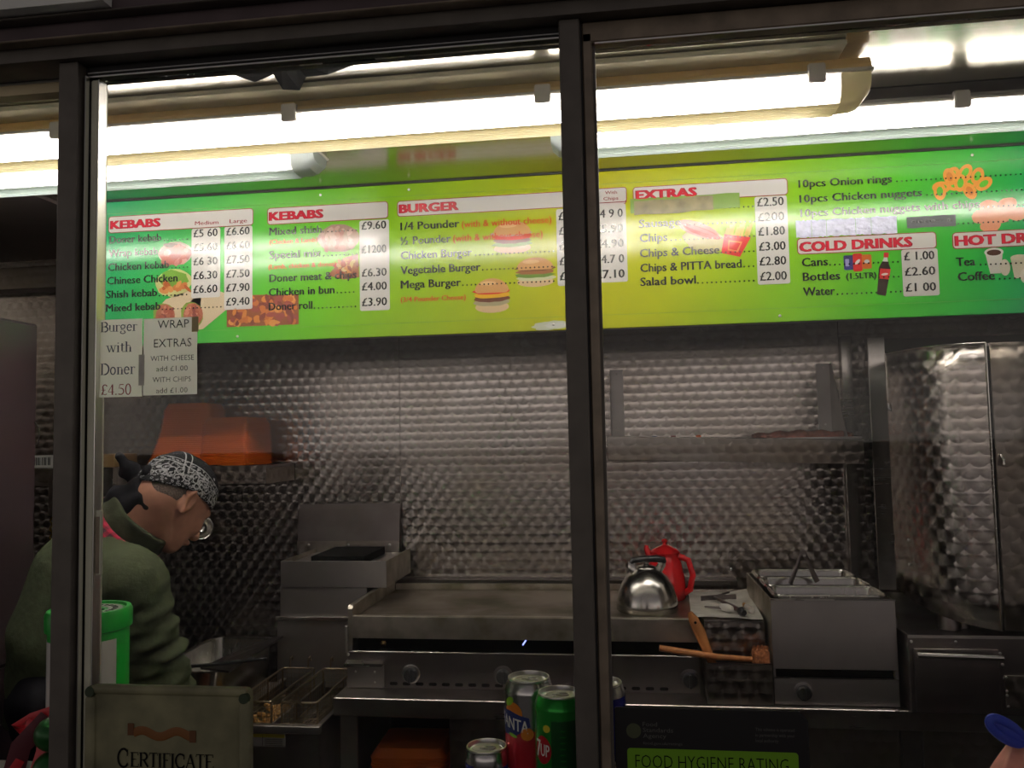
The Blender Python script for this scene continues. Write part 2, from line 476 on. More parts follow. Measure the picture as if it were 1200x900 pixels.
def dots(x0, x1, z, y, mat, parent, step=0.0125, r=0.0024):
    bm = B(); x = x0
    while x < x1:
        bmesh.ops.create_circle(bm, cap_ends=True, radius=r, segments=6, matrix=Matrix.Translation((x, y, z)) @ Matrix.Rotation(PI / 2, 4, 'X'))
        x += step
    o = obj('leader_dots', bm, mat, parent, normals=False); o['kind'] = 'stuff'
    return o

def plate(name, x0, x1, z0, z1, r, y, mat, parent, t=0.0004, outline=None):
    if outline:
        e = 0.0022
        bm = B(); prism(bm, rrect(x0 - e, x1 + e, z0 - e, z1 + e, r + e), 'y', y - 0.0002, y)
        obj('plate_outline', bm, outline, parent)
    bm = B(); prism(bm, rrect(x0, x1, z0, z1, r), 'y', y - t, y)
    return obj(name, bm, mat, parent)

_pm = {}
def ink(c):
    if c not in _pm:
        _pm[c] = plain('print_%02d' % len(_pm), c, 0.14)
    return _pm[c]
def picture(name, shapes, y, parent, label=None):
    """Flat print: coloured outlines laid over each other."""
    bm = B(); mats = []
    for i, (c, pts) in enumerate(shapes):
        if c not in mats: mats.append(c)
        f = bm.faces.new([bm.verts.new((p[0], y - 0.000008 * i, p[1])) for p in pts])
        f.normal_update()
        if f.normal.y > 0: f.normal_flip()
        f.material_index = mats.index(c)
    bmesh.ops.triangulate(bm, faces=bm.faces)
    o = obj(name, bm, [ink(c) for c in mats], parent, normals=False)
    o['kind'] = 'stuff'
    if label: o['label'] = label
    return o

# ------------------------------------------------------------------ the van: shell
XL, XR, YW, ZC = -2.62, 1.75, 2.95, 2.15
sbox('floor', M['floor'], XL - 0.05, XR + 0.05, 0.97, YW + 0.1, -0.05, 0.0)
sbox('floor_outside', plain('wet_asphalt', (0.09, 0.083, 0.083), 0.7, noise=0.3, scale=30, bump=0.5), -90, 90, -120, 0.96, -0.45, -0.35)
sbox('ceiling', M['ceiling'], XL - 0.05, XR + 0.05, 0.99, YW + 0.1, ZC, ZC + 0.04)
# ceiling left of the hood: its dark reflection painted in as a brown panel
tp = sbox('trim_1', M['brown_gloss'], XL, -1.70, 2.16, YW, ZC - 0.012, ZC - 0.001)
bm = B(); box(bm, XL - 0.04, XL, 0.99, YW, 0, ZC); struct('wall_left', bm, M['swirl_dark'])
bm = B(); box(bm, XR, XR + 0.04, 0.99, YW, 0, ZC); struct('wall_right', bm, M['swirl_dark'])
wb = bpy.data.objects.new('wall_back', None); COL.objects.link(wb); wb.location = (0, YW, 0); wb['kind'] = 'structure'
for x0, x1 in ((XL, -0.8155), (-0.8145, 0.7495), (0.7505, XR)):
    part_box('steel_sheet', M['swirl'], wb, x0, x1, YW, YW + 0.01, 0.0, ZC, 0.0008)
part_box('backing', M['void'], wb, XL, XR, YW + 0.0105, YW + 0.04, 0, ZC)
tr5 = bpy.data.objects.new('trim_5', None); COL.objects.link(tr5); tr5.location = (-2.2, 2.93, 2.0); tr5['kind'] = 'structure'
part_box('seam_cover', M['swirl_dark'], tr5, XL, -1.72, YW - 0.03, YW - 0.001, 2.02, 2.107, 0.003)
part_box('edge_trim', M['brown_gloss'], tr5, XL, -1.72, YW - 0.045, YW - 0.001, 1.998, 2.018)
tr4 = bpy.data.objects.new('trim_4', None); COL.objects.link(tr4); tr4.location = (-.2, 2.9, .88); tr4['kind'] = 'structure'
part_box('ledge', M['steel_bright'], tr4, -0.84, 0.375, 2.912, YW - 0.001, 0.873, 0.893, 0.002)
part_box('ledge_joint', M['steel_dark'], tr4, -0.84, 0.375, 2.942, YW - 0.001, 0.8935, 0.897)
for x in (-0.80, 0.36): screw(wb, x, YW - 0.001, 0.925, 0.005)

# service front: wall under the hatch, counter, window frame
bm = B(); box(bm, XL, XR, 0.97, 0.995, -0.35, 0.86); struct('wall_front', bm, M['steel_dark'])
# header above the hatch, with its stepped ridges
hd = bpy.data.objects.new('trim_2', None); COL.objects.link(hd); hd.location = (0, 0.95, 1.9); hd['kind'] = 'structure'
part_box('header_beam', M['frame'], hd, XL, XR, 0.945, 1.02, 1.899, 1.92)
part_box('header_step', M['header'], hd, XL, XR, 0.93, 1.02, 1.92, 1.941)
part_box('header_step', M['header'], hd, XL, XR, 0.915, 1.02, 1.941, 1.975)
part_box('header_fascia', M['header'], hd, XL, XR, 0.925, 1.02, 1.975, 2.22)
part_box('ridge', M['frame_brown'], hd, XL, XR, 0.926, 0.9445, 1.9165, 1.9195, 0.001)
part_box('ridge', M['frame'], hd, XL, XR, 0.911, 0.9295, 1.9378, 1.9405, 0.001)
part_box('awning_edge', M['pale'], hd, XL, -0.615, 0.895, 0.914, 1.9425, 2.1)
part_box('awning_edge', M['frame'], hd, -0.614, XR, 0.90, 0.914, 1.975, 2.1)

# window_1: the sliding window between the posts; window_2: the pane right of the middle post
w1 = bpy.data.objects.new('window_1', None); COL.objects.link(w1); w1.location = (-0.37, 0.98, 1.4); w1['kind'] = 'structure'
w2 = bpy.data.objects.new('window_2', None); COL.objects.link(w2); w2.location = (0.4, 0.98, 1.4); w2['kind'] = 'structure'
fr_ = bpy.data.objects.new('trim_3', None); COL.objects.link(fr_); fr_.location = (0, 0.98, 0.86); fr_['kind'] = 'structure'
# left post
part_box('post', M['frame'], fr_, -0.7165, -0.690, 0.955, 1.02, 0.86, 1.899, 0.001)
part_box('seal', M['frame_black'], fr_, -0.7205, -0.717, 0.962, 1.02, 0.86, 1.899)
part_box('seal', M['frame_black'], fr_, -0.6895, -0.6865, 0.972, 1.01, 0.86, 1.899)
# middle post
part_box('post', M['frame'], fr_, -0.0625, -0.0375, 0.955, 1.02, 0.86, 1.899, 0.0015)
part_box('seal', M['frame_black'], fr_, -0.0372, -0.0355, 0.965, 1.01, 0.86, 1.899)
part_box('sill', M['frame'], fr_, XL, XR, 0.94, 1.04, 0.845, 0.86, 0.002)
# top rail of the sliding window with its two bright edges
part_box('top_rail', M['frame_black'], w1, -0.686, -0.063, 0.972, 1.0, 1.885, 1.8985)
part_box('rail_edge', M['alu'], w1, -0.686, -0.063, 0.9700, 0.9718, 1.8885, 1.8900)
part_box('rail_edge', M['alu'], w1, -0.686, -0.063, 0.9700, 0.9718, 1.8835, 1.8850)
part_box('rail_edge', M['alu'], w1, -0.6862, -0.6846, 0.965, 0.9718, 0.87, 1.884)
part_box('stile', M['stile'], w1, -0.6845, -0.6735, 0.974, 0.996, 0.87, 1.882, 0.002)
part_box('rail_edge', M['alu'], w1, -0.6733, -0.6722, 0.974, 0.99, 0.87, 1.882)
part_box('glass_pane', M['glass'], w1, -0.6728, -0.0635, 0.984, 0.988, 0.862, 1.884)
lt = part_box('latch', M['stile'], w1, -0.6722, -0.6650, 0.9775, 0.9835, 1.234, 1.316, 0.001)
part_box('latch_face', M['frame_brown'], lt, -0.6714, -0.6665, 0.9765, 0.9778, 1.236, 1.308, 0.0003)
# right sash
part_box('sash_stile', M['frame_brown'], w2, -0.0353, -0.0235, 0.966, 0.998, 0.862, 1.885, 0.0015)
part_box('sash_lip', M['frame'], w2, -0.0234, -0.0200, 0.974, 0.992, 0.862, 1.872)
part_box('top_rail', M['frame_brown'], w2, -0.0352, 1.4, 0.966, 0.998, 1.873, 1.8985, 0.0015)
part_box('rail_edge', M['alu'], w2, -0.020, 1.4, 0.9650, 0.9668, 1.8705, 1.8720)
part_box('glass_pane', M['glass'], w2, -0.0198, 1.4, 0.984, 0.988, 0.862, 1.8725)
# inner rail above the open hatch, golden to stand in for reflected lamplight
part_box('bounce_panel', M['reflector'], hd, XL, XR, 1.0205, 1.024, 1.905, ZC - .002)  # added unseen white panel, bounces light onto the batten trays
part_box('inner_rail', M['beige_dark'], fr_, XL, -0.721, 1.0, 1.02, 1.882, 1.8985)
part_box('inner_rail_edge', M['alu'], fr_, XL, -0.721, 0.9975, 0.9995, 1.8955, 1.8985)

bm = B(); box(bm, XL + 0.01, XR - 0.01, 0.996, 1.30, 0.83, 0.87, 0.003)
tag(obj('service_counter', bm, M['steel']), 'dark steel serving counter running behind the window under the cans', 'counter')

# ------------------------------------------------------------------ extraction hood with the menu board on its face
hood = thing('extraction_hood', 'steel extraction hood behind the menu board, above the griddle', 'hood', (-0.3, 2.6, 1.70))
part_box('hood_front', M['steel_dark'], hood, -1.66, 1.60, 2.31, 2.33, 1.70, ZC - 0.001)
part_box('hood_end', M['steel_dark'], hood, -1.68, -1.661, 2.31, YW - 0.001, 1.70, ZC - 0.013)
part_box('hood_end', M['steel_dark'], hood, 1.601, 1.62, 2.31, YW - 0.001, 1.70, ZC - 0.001)
bm = B()
prism(bm, [(2.33, 1.70), (2.36, 1.70), (2.36, 1.715), (2.335, 1.73), (2.335, 1.79), (2.33, 1.79)], 'x', -1.66, 1.60)
obj('grease_lip', bm, M['steel_dark'], hood)
for i in range(8):
    bm = B(); x0 = -1.62 + i * 0.395
    # baffle filters leaning inside the hood
    for k in range(9):
        a = x0 + 0.012 + k * 0.041
        prism(bm, [(2.40, 1.80), (2.41, 1.795), (2.90, 2.09), (2.89, 2.095)], 'x', a, a + 0.026)
    f = obj('filter', bm, M['steel_dark'], hood)
    part_box('filter_rail', M['steel_dark'], f, x0, x0 + 0.385, 2.37, 2.40, 1.785, 1.80); part_box('filter_rail', M['steel_dark'], f, x0, x0 + 0.385, 2.905, 2.93, 2.085, 2.10)

def board_material():
    m, t, b = nt('menu_board_print')
    tc = t.nodes.new('ShaderNodeTexCoord'); sp = t.nodes.new('ShaderNodeSeparateXYZ')
    t.links.new(tc.outputs['Object'], sp.inputs[0])
    # slight drift of the colour bands with height
    u = mth(t, 'ADD', mth(t, 'MULTIPLY_ADD', sp.outputs[2], -0.22, 0.22 * 1.92), sp.outputs[0])
    mr = t.nodes.new('ShaderNodeMapRange'); mr.inputs[1].default_value = -1.62; mr.inputs[2].default_value = 1.2
    t.links.new(u, mr.inputs[0])
    cr = t.nodes.new('ShaderNodeValToRGB')
    e = cr.color_ramp.elements
    stops = [(-1.6, (0.010, 0.288, 0.104)), (-1.2, (0.043, 0.352, 0.040)), (-0.85, (0.128, 0.440, 0.010)), (-0.5, (0.306, 0.480, 0.006)), (-0.1, (0.493, 0.496, 0.006)),
             (0.15, (0.425, 0.496, 0.006)), (0.45, (0.212, 0.464, 0.010)), (0.75, (0.051, 0.384, 0.016)), (1.0, (0.010, 0.304, 0.040)), (1.2, (0.004, 0.240, 0.112))]
    while len(e) < len(stops): e.new(0.5)
    for i, (x, c) in enumerate(stops):
        e[i].position = (x + 1.62) / 2.82; e[i].color = (*c, 1)
    t.links.new(mr.outputs[0], cr.inputs[0])
    t.links.new(cr.outputs[0], b.inputs['Base Color'])
    b.inputs['Roughness'].default_value = 0.15
    b.inputs['Specular IOR Level'].default_value = 0.5
    return m
YB = 2.30
board = thing('menu_board', 'long glossy green and yellow menu board across the front of the hood', 'sign', (-0.25, YB, 1.70))
part_box('board_panel', board_material(), board, -1.60, 1.58, YB, 2.3095, 1.697, 2.146, 0.0015)
bm = B(); box(bm, -1.60, 1.58, YB - 0.0006, YB, 1.7345, 1.7352); obj('board_crease', bm, plain('crease', (0.1, 0.28, 0.02), 0.4), board)
bm = B(); box(bm, -1.60, 1.58, YB - 0.0006, YB, 2.1085, 2.1092); obj('board_crease', bm, bpy.data.materials['crease'], board)
part_box('edge_strip', M['frame_black'], board, -1.60, 1.58, YB - 0.004, YB + 0.004, 2.1465, 2.1495)
for x in (-1.13, -0.87, -0.60, -0.185, 0.435, 0.95): screw(board, x, YB, 1.714 if x in (-1.13, -0.185, 0.435) else 2.128, 0.004)
YP = YB - 0.0006   # plates
YT = YB - 0.0013   # lettering
YI = YB - 0.0004   # pictures
def col_plate(x0, x1, z0, z1, text_lines, cap=0.0235, tx=None):
    plate('price_column', x0, x1, z0, z1, 0.006, YP, M['white'], board)
    for s, z in text_lines:
        lettering('price', s, x0 + 0.007, x1 - 0.009, z, cap, YT, M['ink'], board, 0.03)
def head(x0, x1, z0, z1, s, tx0, tx1, zb, cap=0.0225):
    plate('heading_plate', x0, x1, z0, z1, 0.008, YP, M['white'], board, outline=M['ink_darkred'])
    lettering('heading', s, tx0 - 0.0015, tx1 + 0.0015, zb - 0.001, cap + 0.002, YT, M['ink_darkred'], board, 0.085)
    lettering('heading', s, tx0, tx1, zb, cap, YT - 0.0004, M['ink_red'], board, 0.05)
def line(s, x0, x1, z, cap=0.0228, mat='ink', bold=0.036):
    lettering('menu_item', s, x0, x1, z, cap, YT, M[mat], board, bold)
# kebabs, first table
head(-1.548, -1.082, 2.050, 2.098, 'KEBABS', -1.540, -1.382, 2.062)
lettering('menu_item', 'Medium', -1.266, -1.191, 2.058, 0.0115, YT, M['ink_darkred'], board, 0.02)
lettering('menu_item', 'Large', -1.155, -1.100, 2.058, 0.0115, YT, M['ink_darkred'], board, 0.02)
zs = (2.018, 1.975, 1.932, 1.889, 1.847, 1.805)
col_plate(-1.277, -1.185, 1.835, 2.047, list(zip(('£5 60', '£5.60', '£6 30', '£6.30', '£6.60'), [z + 0.003 for z in zs])))
col_plate(-1.172, -1.083, 1.795, 2.047, list(zip(('£6.60', '£6.60', '£7.50', '£7.50', '£7.90', '£9.40'), [z + 0.003 for z in zs])))
for s, a, b, z in (('Doner kebab', -1.545, -1.376, 2.016), ('Wrap kebab', -1.548, -1.387, 1.974), ('Chicken kebab', -1.549, -1.350, 1.931),
                   ('Chinese Chicken', -1.551, -1.322, 1.889), ('Shish kebab', -1.553, -1.388, 1.847), ('Mixed kebab', -1.554, -1.377, 1.805)):
    line(s, a, b, z)
dots(-1.366, -1.285, 2.0165, YT, M['ink'], board); dots(-1.34, -1.285, 1.931, YT, M['ink'], board); dots(-1.38, -1.285, 1.847, YT, M['ink'], board); dots(-1.37, -1.18, 1.805, YT, M['ink'], board)
# kebabs, second table
head(-1.034, -0.665, 2.048, 2.095, 'KEBABS', -1.027, -0.865, 2.060)
col_plate(-0.751, -0.661, 1.775, 2.043, (('£9.60', 2.016), ('£1200', 1.945), ('£6.30', 1.876), ('£4.00', 1.835), ('£3.90', 1.789)))
for s, a, b, z in (('Mixed shish', -1.029, -0.867, 2.014), ('Special mix', -1.029, -0.870, 1.943), ('Doner meat & chips', -1.029, -0.761, 1.873),
                   ('Chicken in bun', -1.031, -0.829, 1.831), ('Doner roll', -1.031, -0.897, 1.788)): line(s, a, b, z)
line('(Chicken & Lamb)', -1.029, -0.880, 1.987, 0.0135, 'ink_pink', 0.03)
line('(Lamb, chicken & doner)', -1.032, -0.822, 1.912, 0.0135, 'ink_pink', 0.03)
dots(-0.86, -0.758, 2.0155, YT, M['ink'], board); dots(-0.86, -0.758, 1.944, YT, M['ink'], board); dots(-0.82, -0.758, 1.832, YT, M['ink'], board); dots(-0.89, -0.758, 1.789, YT, M['ink'], board)
# burgers
head(-0.634, 0.028, 2.050, 2.093, 'BURGER', -0.627, -0.456, 2.060)
col_plate(-0.170, -0.086, 1.823, 2.044, ())
for z in (2.012, 1.969, 1.926, 1.882, 1.839): lettering('price', '£', -0.163, -0.148, z, 0.0235, YT, M['ink'], board, 0.03)
plate('price_heading', -0.072, 0.029, 2.056, 2.095, 0.006, YP - 0.0005, M['white'], board, outline=M['ink_darkred'])
lettering('menu_item', 'With', -0.030, 0.004, 2.079, 0.009, YT - 0.0005, M['ink_darkred'], board, 0.01)
lettering('menu_item', 'Chips', -0.035, 0.007, 2.062, 0.009, YT - 0.0005, M['ink_darkred'], board, 0.01)
col_plate(-0.068, 0.027, 1.827, 2.050, (('£4 9 0', 2.012), ('£5.90', 1.969), ('£4.90', 1.926), ('£4.7 0', 1.882), ('£7.10', 1.839)))
line('1/4 Pounder', -0.626, -0.452, 2.008); line('(with & without cheese)', -0.444, -0.184, 2.006, 0.0195, 'ink_pink', 0.02)
line('½ Pounder', -0.626, -0.478, 1.965); line('(with & without cheese)', -0.470, -0.210, 1.966, 0.0195, 'ink_pink', 0.02)
line('Chicken Burger', -0.626, -0.416, 1.922); line('Vegetable Burger', -0.627, -0.392, 1.878); line('Mega Burger', -0.627, -0.450, 1.836)
line('(3/4 Pounder Cheese)', -0.628, -0.436, 1.796, 0.0145, 'ink_pink', 0.03)
dots(-0.405, -0.178, 1.9235, YT, M['ink'], board); dots(-0.385, -0.178, 1.8795, YT, M['ink'], board); dots(-0.444, -0.178, 1.8375, YT, M['ink'], board)
# extras
head(0.050, 0.468, 2.050, 2.093, 'EXTRAS', 0.059, 0.221, 2.060)
col_plate(0.380, 0.466, 1.802, 2.047, (('£2.50', 2.020), ('£200', 1.978), ('£1.80', 1.938), ('£3.00', 1.896), ('£2.80', 1.855), ('£2.00', 1.813)))
for s, a, b, z in (('Sausage', 0.063, 0.178, 1.978), ('Chips', 0.064, 0.139, 1.937), ('Chips & Cheese', 0.063, 0.280, 1.894), ('Chips & PITTA bread', 0.063, 0.338, 1.852), ('Salad bowl', 0.062, 0.213, 1.813)): line(s, a, b, z)
for a, z in ((0.30, 2.021), (0.19, 1.979), (0.15, 1.938), (0.285, 1.896), (0.345, 1.854), (0.219, 1.814)): dots(a, 0.378, z, YT, M['ink'], board)
for s, a, b, z in (('10pcs Onion rings', 0.499, 0.742, 2.066), ('10pcs Chicken nuggets', 0.500, 0.817, 2.024), ('10pcs Chicken nuggets with chips', 0.501, 0.961, 1.984)): line(s, a, b, z, 0.021)
for a, z in ((0.755, 2.068), (0.83, 2.026), (0.97, 1.985), (0.905, 1.943)): dots(a, 1.18, z, YT, M['ink'], board)
head(0.490, 0.846, 1.882, 1.923, 'COLD DRINKS', 0.497, 0.783, 1.889, 0.0235)
col_plate(0.757, 0.849, 1.753, 1.880, (('£ 1.00', 1.851), ('£2.60', 1.809), ('£1 00', 1.766)), 0.0225)
line('Cans', 0.499, 0.566, 1.847); line('Bottles', 0.500, 0.596, 1.807); line('(1.5LTR)', 0.613, 0.690, 1.807, 0.0155); line('Water', 0.499, 0.581, 1.766)
for a, z in ((0.572, 1.848), (0.697, 1.808), (0.588, 1.767)): dots(a, 0.755, z, YT, M['ink'], board)
head(0.890, 1.19, 1.877, 1.918, 'HOT DRINKS', 0.897, 1.175, 1.885, 0.0235)
line('Tea', 0.895, 0.941, 1.829); line('Coffee', 0.897, 0.988, 1.789)
dots(0.955, 1.18, 1.830, YT, M['ink'], board); dots(1.0, 1.18, 1.790, YT, M['ink'], board)
# tape repairs stuck over old lines
def ragged(x0, x1, z0, z1, n, k, seed):
    rn = random.Random(seed)
    top = [(x0 + (x1 - x0) * i / n, z1 + k * (rn.random() - .5)) for i in range(n + 1)]
    bot = [(x0 + (x1 - x0) * i / n, z0 + k * (rn.random() - .5)) for i in range(n + 1)]
    return top + bot[::-1]
def tape(name, x0, x1, z0, z1, mat, k=0.003, seed=1, y=YB - 0.002, label=None):
    bm = B(); prism(bm, ragged(x0, x1, z0, z1, 8, k, seed), 'y', y, y + 0.0006)
    o = obj(name, bm, mat, board)
    if label: o['label'] = label
    return o
tape('tape_strip', 0.040, 0.340, 2.020, 2.062, M['tape_green'], 0.002, 3, YB - 0.0016, 'yellowed clear tape')
tape('tape_strip', 0.050, 0.268, 2.016, 2.056, M['tape'], 0.006, 4, YB - 0.0024, 'brown parcel tape over an old line')
for a, b in ((0.487, 0.5275), (0.5285, 0.5665), (0.5675, 0.6425), (0.6435, 0.683), (0.684, 0.749)):
    tape('tape_strip', a, b, 1.927, 1.973, M['tape_foil'], 0.004, int(a * 1000), label='crinkled silver tape')
td = tape('tape_strip', 0.775, 0.899, 1.938, 1.968, M['tape_dark'], 0.002, 9, label='dark grey tape with scrawled marks')
lettering('scrawl', 'oono~ o', 0.785, 0.89, 1.950, 0.012, YB - 0.003, M['ink'], board)

# food pictures printed on the board
BUN = (0.62, 0.33, 0.12); BUN2 = (0.7, 0.5, 0.28); PATTY = (0.12, 0.035, 0.015); LETT = (0.12, 0.22, 0.03); TOM = (0.6, 0.03, 0.02); CHE = (0.75, 0.42, 0.02)
def burger(cx, cz, w, h, order):
    s = [(BUN2, ell(cx, cz - 0.33 * h, w * .47, h * .17))]
    for i, c in enumerate(order):
        s.append((c, ell(cx + (random.random() - .5) * w * .03, cz - 0.2 * h + i * h * .11, w * .5, h * .1, 0, 22, 0.18, i + int(cx * 100))))
    s.append((BUN, [(cx + w * .47 * math.cos(a), cz + 0.14 * h + h * .36 * math.sin(a)) for a in [PI * i / 14 for i in range(15)]] + [(cx - w * .4, cz + .08 * h), (cx + w * .4, cz + .08 * h)]))
    s.append(((0.75, 0.47, 0.22), ell(cx - w * .1, cz + 0.36 * h, w * .22, h * .06)))
    return s
def heap(cx, cz, w, h, cols, n, r, seed, rect=False):
    rn = random.Random(seed); s = []
    for i in range(n):
        a = rn.random() * 2 * PI; q = math.sqrt(rn.random())
        x, z = (cx + (rn.random() - .5) * w, cz + (rn.random() - .5) * h) if rect else (cx + q * w / 2 * math.cos(a), cz + q * h / 2 * math.sin(a))
        s.append((cols[rn.randrange(len(cols))], ell(x, z, r * (0.6 + .7 * rn.random()), r * (0.4 + .4 * rn.random()), rn.random() * 3, 9, 0.3, i)))
    return s
picture('burger_picture', burger(-0.298, 1.970, .115, .095, [LETT, PATTY, TOM, (0.5, .3, .25)]), YI, board)
picture('burger_picture', burger(-0.234, 1.866, .112, .085, [(0.6, .6, .35), LETT, (0.3, .12, .04), (0.16, .06, .02)]), YI, board)
picture('burger_picture', burger(-0.360, 1.804, .105, .10, [(0.4, .36, .2), PATTY, CHE, TOM]), YI, board)
picture('kebab_picture', [((0.5, .42, .34), ell(-1.33, 1.975, .055, .036, 0, 20, .1)), ((0.4, .14, .12), ell(-1.33, 1.972, .052, .031, 0, 20, .15, 2)), ((0.1, .07, .05), ell(-1.34, 2.000, .03, .007, -.1))] + heap(-1.33, 1.968, .09, .05, [(0.5, .2, .17), (0.42, .13, .1), (0.6, .3, .25)], 22, .011, 3), YI, board)
picture('kebab_picture', [((0.5, .5, .2), ell(-1.335, 1.885, .058, .042, 0.1, 22, .12)), ((0.15, .3, .04), ell(-1.335, 1.895, .05, .028, 0, 22, .3, 4))] + heap(-1.335, 1.872, .10, .035, [(0.5, .17, .05), (0.4, .1, .03), (0.6, .25, .08)], 16, .013, 5), YI, board)
for dx in (0.0, 0.09):
    picture('wrap_picture', [((0.62, .5, .33), [(-1.395 + dx, 1.80), (-1.36 + dx, 1.835), (-1.29 + dx, 1.858), (-1.245 + dx, 1.84), (-1.25 + dx, 1.80), (-1.33 + dx, 1.74), (-1.39 + dx, 1.735)]),
        ((0.2, .3, .05), ell(-1.365 + dx, 1.785, .036, .04, 0, 18, .15, 4)), ((0.35, .12, .07), ell(-1.362 + dx, 1.787, .03, .034, 0, 18, .2))] + heap(-1.362 + dx, 1.785, .05, .06, [(0.3, .08, .05), (0.5, .2, .13), (0.2, .05, .04)], 16, .009, int(dx * 100)), YI, board)
picture('meat_picture', [((0.22, .07, .03), [(-1.164, 1.743), (-0.939, 1.743), (-0.939, 1.832), (-1.08, 1.837), (-1.164, 1.80)])] + heap(-1.05, 1.787, .20, .075, [(0.55, .2, .05), (0.25, .06, .05), (0.6, .26, .07), (0.16, .04, .03), (0.45, .14, .04)], 75, .014, 11, True), YI, board)
picture('meat_picture', [((0.32, .2, .14), ell(-0.816, 1.995, .063, .042, 0, 20, .12))] + heap(-0.816, 1.99, .11, .07, [(0.4, .2, .15), (0.3, .12, .09), (0.5, .32, .25)], 30, .012, 12), YI, board)
picture('meat_picture', [((0.3, .12, .06), [(-0.85, 1.885), (-0.80, 1.935), (-0.755, 1.945), (-0.753, 1.875), (-0.80, 1.87)])] + heap(-0.79, 1.905, .07, .055, [(0.35, .08, .04), (0.55, .25, .08), (0.2, .05, .03), (0.6, .45, .2)], 30, .010, 13), YI, board)
picture('hot_dog_picture', [((0.5, .45, .2), ell(0.24, 1.935, .055, .035, -.2, 20, .3)), ((0.6, .28, .2), ell(0.225, 1.965, .06, .02, -.4)), ((0.45, .07, .06), ell(0.235, 1.957, .055, .011, -.4)), ((0.6, .2, .18), ell(0.222, 1.967, .05, .005, -.4))], YI, board)
fr = [((0.75, .55, .15), [(0.290 + i * .009, 1.93), (0.297 + i * .009, 1.93), (0.300 + i * .009 + .01, 1.972 + .008 * ((i * 7) % 3 - 1)), (0.293 + i * .009 + .01, 1.974 + .008 * ((i * 7) % 3 - 1))]) for i in range(8)]
picture('chips_picture', fr + [((0.62, .03, .03), [(0.285, 1.895), (0.335, 1.882), (0.366, 1.935), (0.295, 1.948)]), ((0.75, .25, .08), [(0.303, 1.902), (0.330, 1.895), (0.343, 1.924), (0.306, 1.93)]), ((0.6, .02, .02), [(0.306, 1.906), (0.327, 1.9), (0.338, 1.92), (0.309, 1.926)])], YI, board)
rn = random.Random(5); s = []
for i in range(11):
    x, z = 0.862 + rn.random() * .10, 2.022 + rn.random() * .055
    if i < 7: x, z = [(0.868, 2.045), (0.905, 2.05), (0.945, 2.055), (0.975, 2.048), (0.895, 2.078), (0.93, 2.082), (0.96, 2.07)][i]
    a, b = ell(x, z, .024, .016, .2 * i, 20), ell(x, z, .013, .008, .2 * i, 20)
    s.append(((0.75, .3, .05), a + [a[0], b[0]] + b[::-1][:-1] + [b[1]] if False else a)); s.append(((0.10, .42, .03) if i < 9 else (0.6, .2, .03), b))
picture('onion_ring_picture', s, YI, board)
picture('nugget_picture', [((0.7, .3, .16), ell(x, z, .026, .019, r, 14, .15, k)) for k, (x, z, r) in enumerate(((0.985, 1.985, 0), (1.03, 1.988, .2), (0.965, 1.96, .3), (1.01, 1.958, 0), (1.055, 1.962, .1), (0.985, 1.935, 0)))], YI, board)
picture('can_picture', [((0.02, .02, .1), rrect(0.608, 0.635, 1.832, 1.872, .004)), ((0.5, .02, .02), rrect(0.632, 0.656, 1.827, 1.876, .004)), ((0.5, .12, .02), rrect(0.655, 0.68, 1.833, 1.872, .004)), ((0.7, .65, .6), ell(0.644, 1.853, .009, .004, .8)), ((0.3, .3, .5), rrect(0.612, 0.622, 1.842, 1.862, .002)), ((0.5, .5, .5), ell(0.668, 1.853, .007, .005))], YI, board)
picture('bottle_picture', [((0.02, .01, .008), [(0.690, 1.762), (0.712, 1.757), (0.728, 1.83), (0.722, 1.85), (0.708, 1.852), (0.698, 1.835)]), ((0.55, .03, .03), [(0.697, 1.805), (0.722, 1.801), (0.728, 1.829), (0.702, 1.832)]), ((0.7, .65, .6), ell(0.712, 1.816, .009, .003, .1)), ((0.7, .7, .65), [(0.708, 1.851), (0.722, 1.85), (0.721, 1.862), (0.713, 1.863)]), ((0.55, .03, .03), [(0.711, 1.862), (0.724, 1.861), (0.725, 1.874), (0.713, 1.875)])], YI, board)
picture('cup_picture', [((0.66, .63, .56), [(0.968, 1.862), (1.012, 1.862), (1.004, 1.805), (0.978, 1.805)]), ((0.72, .69, .62), ell(0.99, 1.862, .024, .012)), ((0.05, .02, .01), ell(0.99, 1.861, .018, .008)), ((0.66, .6, .48), ell(1.015, 1.82, .013, .022)), ((0.6, .55, .4), [(1.03, 1.845), (1.075, 1.845), (1.067, 1.79), (1.037, 1.79)]), ((0.66, .6, .44), ell(1.052, 1.845, .022, .008)), ((0.66, .62, .5), ell(1.065, 1.795, .014, .02))], YI, board)
picture('fruit_picture', [((0.6, .07, .05), ell(-0.072, 1.738, .021, .025)), ((0.7, .3, .2), ell(-0.062, 1.745, .005, .007))], YI, board)
stain = ell(-0.19, 1.712, .055, .012, .05, 26, .3)  # pale glare on the glossy board, painted as flat shapes
picture('glare_patch', [((0.62, .66, .5), stain), ((0.7, .72, .66), ell(-0.178, 1.712, .03, .008, 0, 20, .3, 3))], YI, board, 'pale glare painted round a screw')

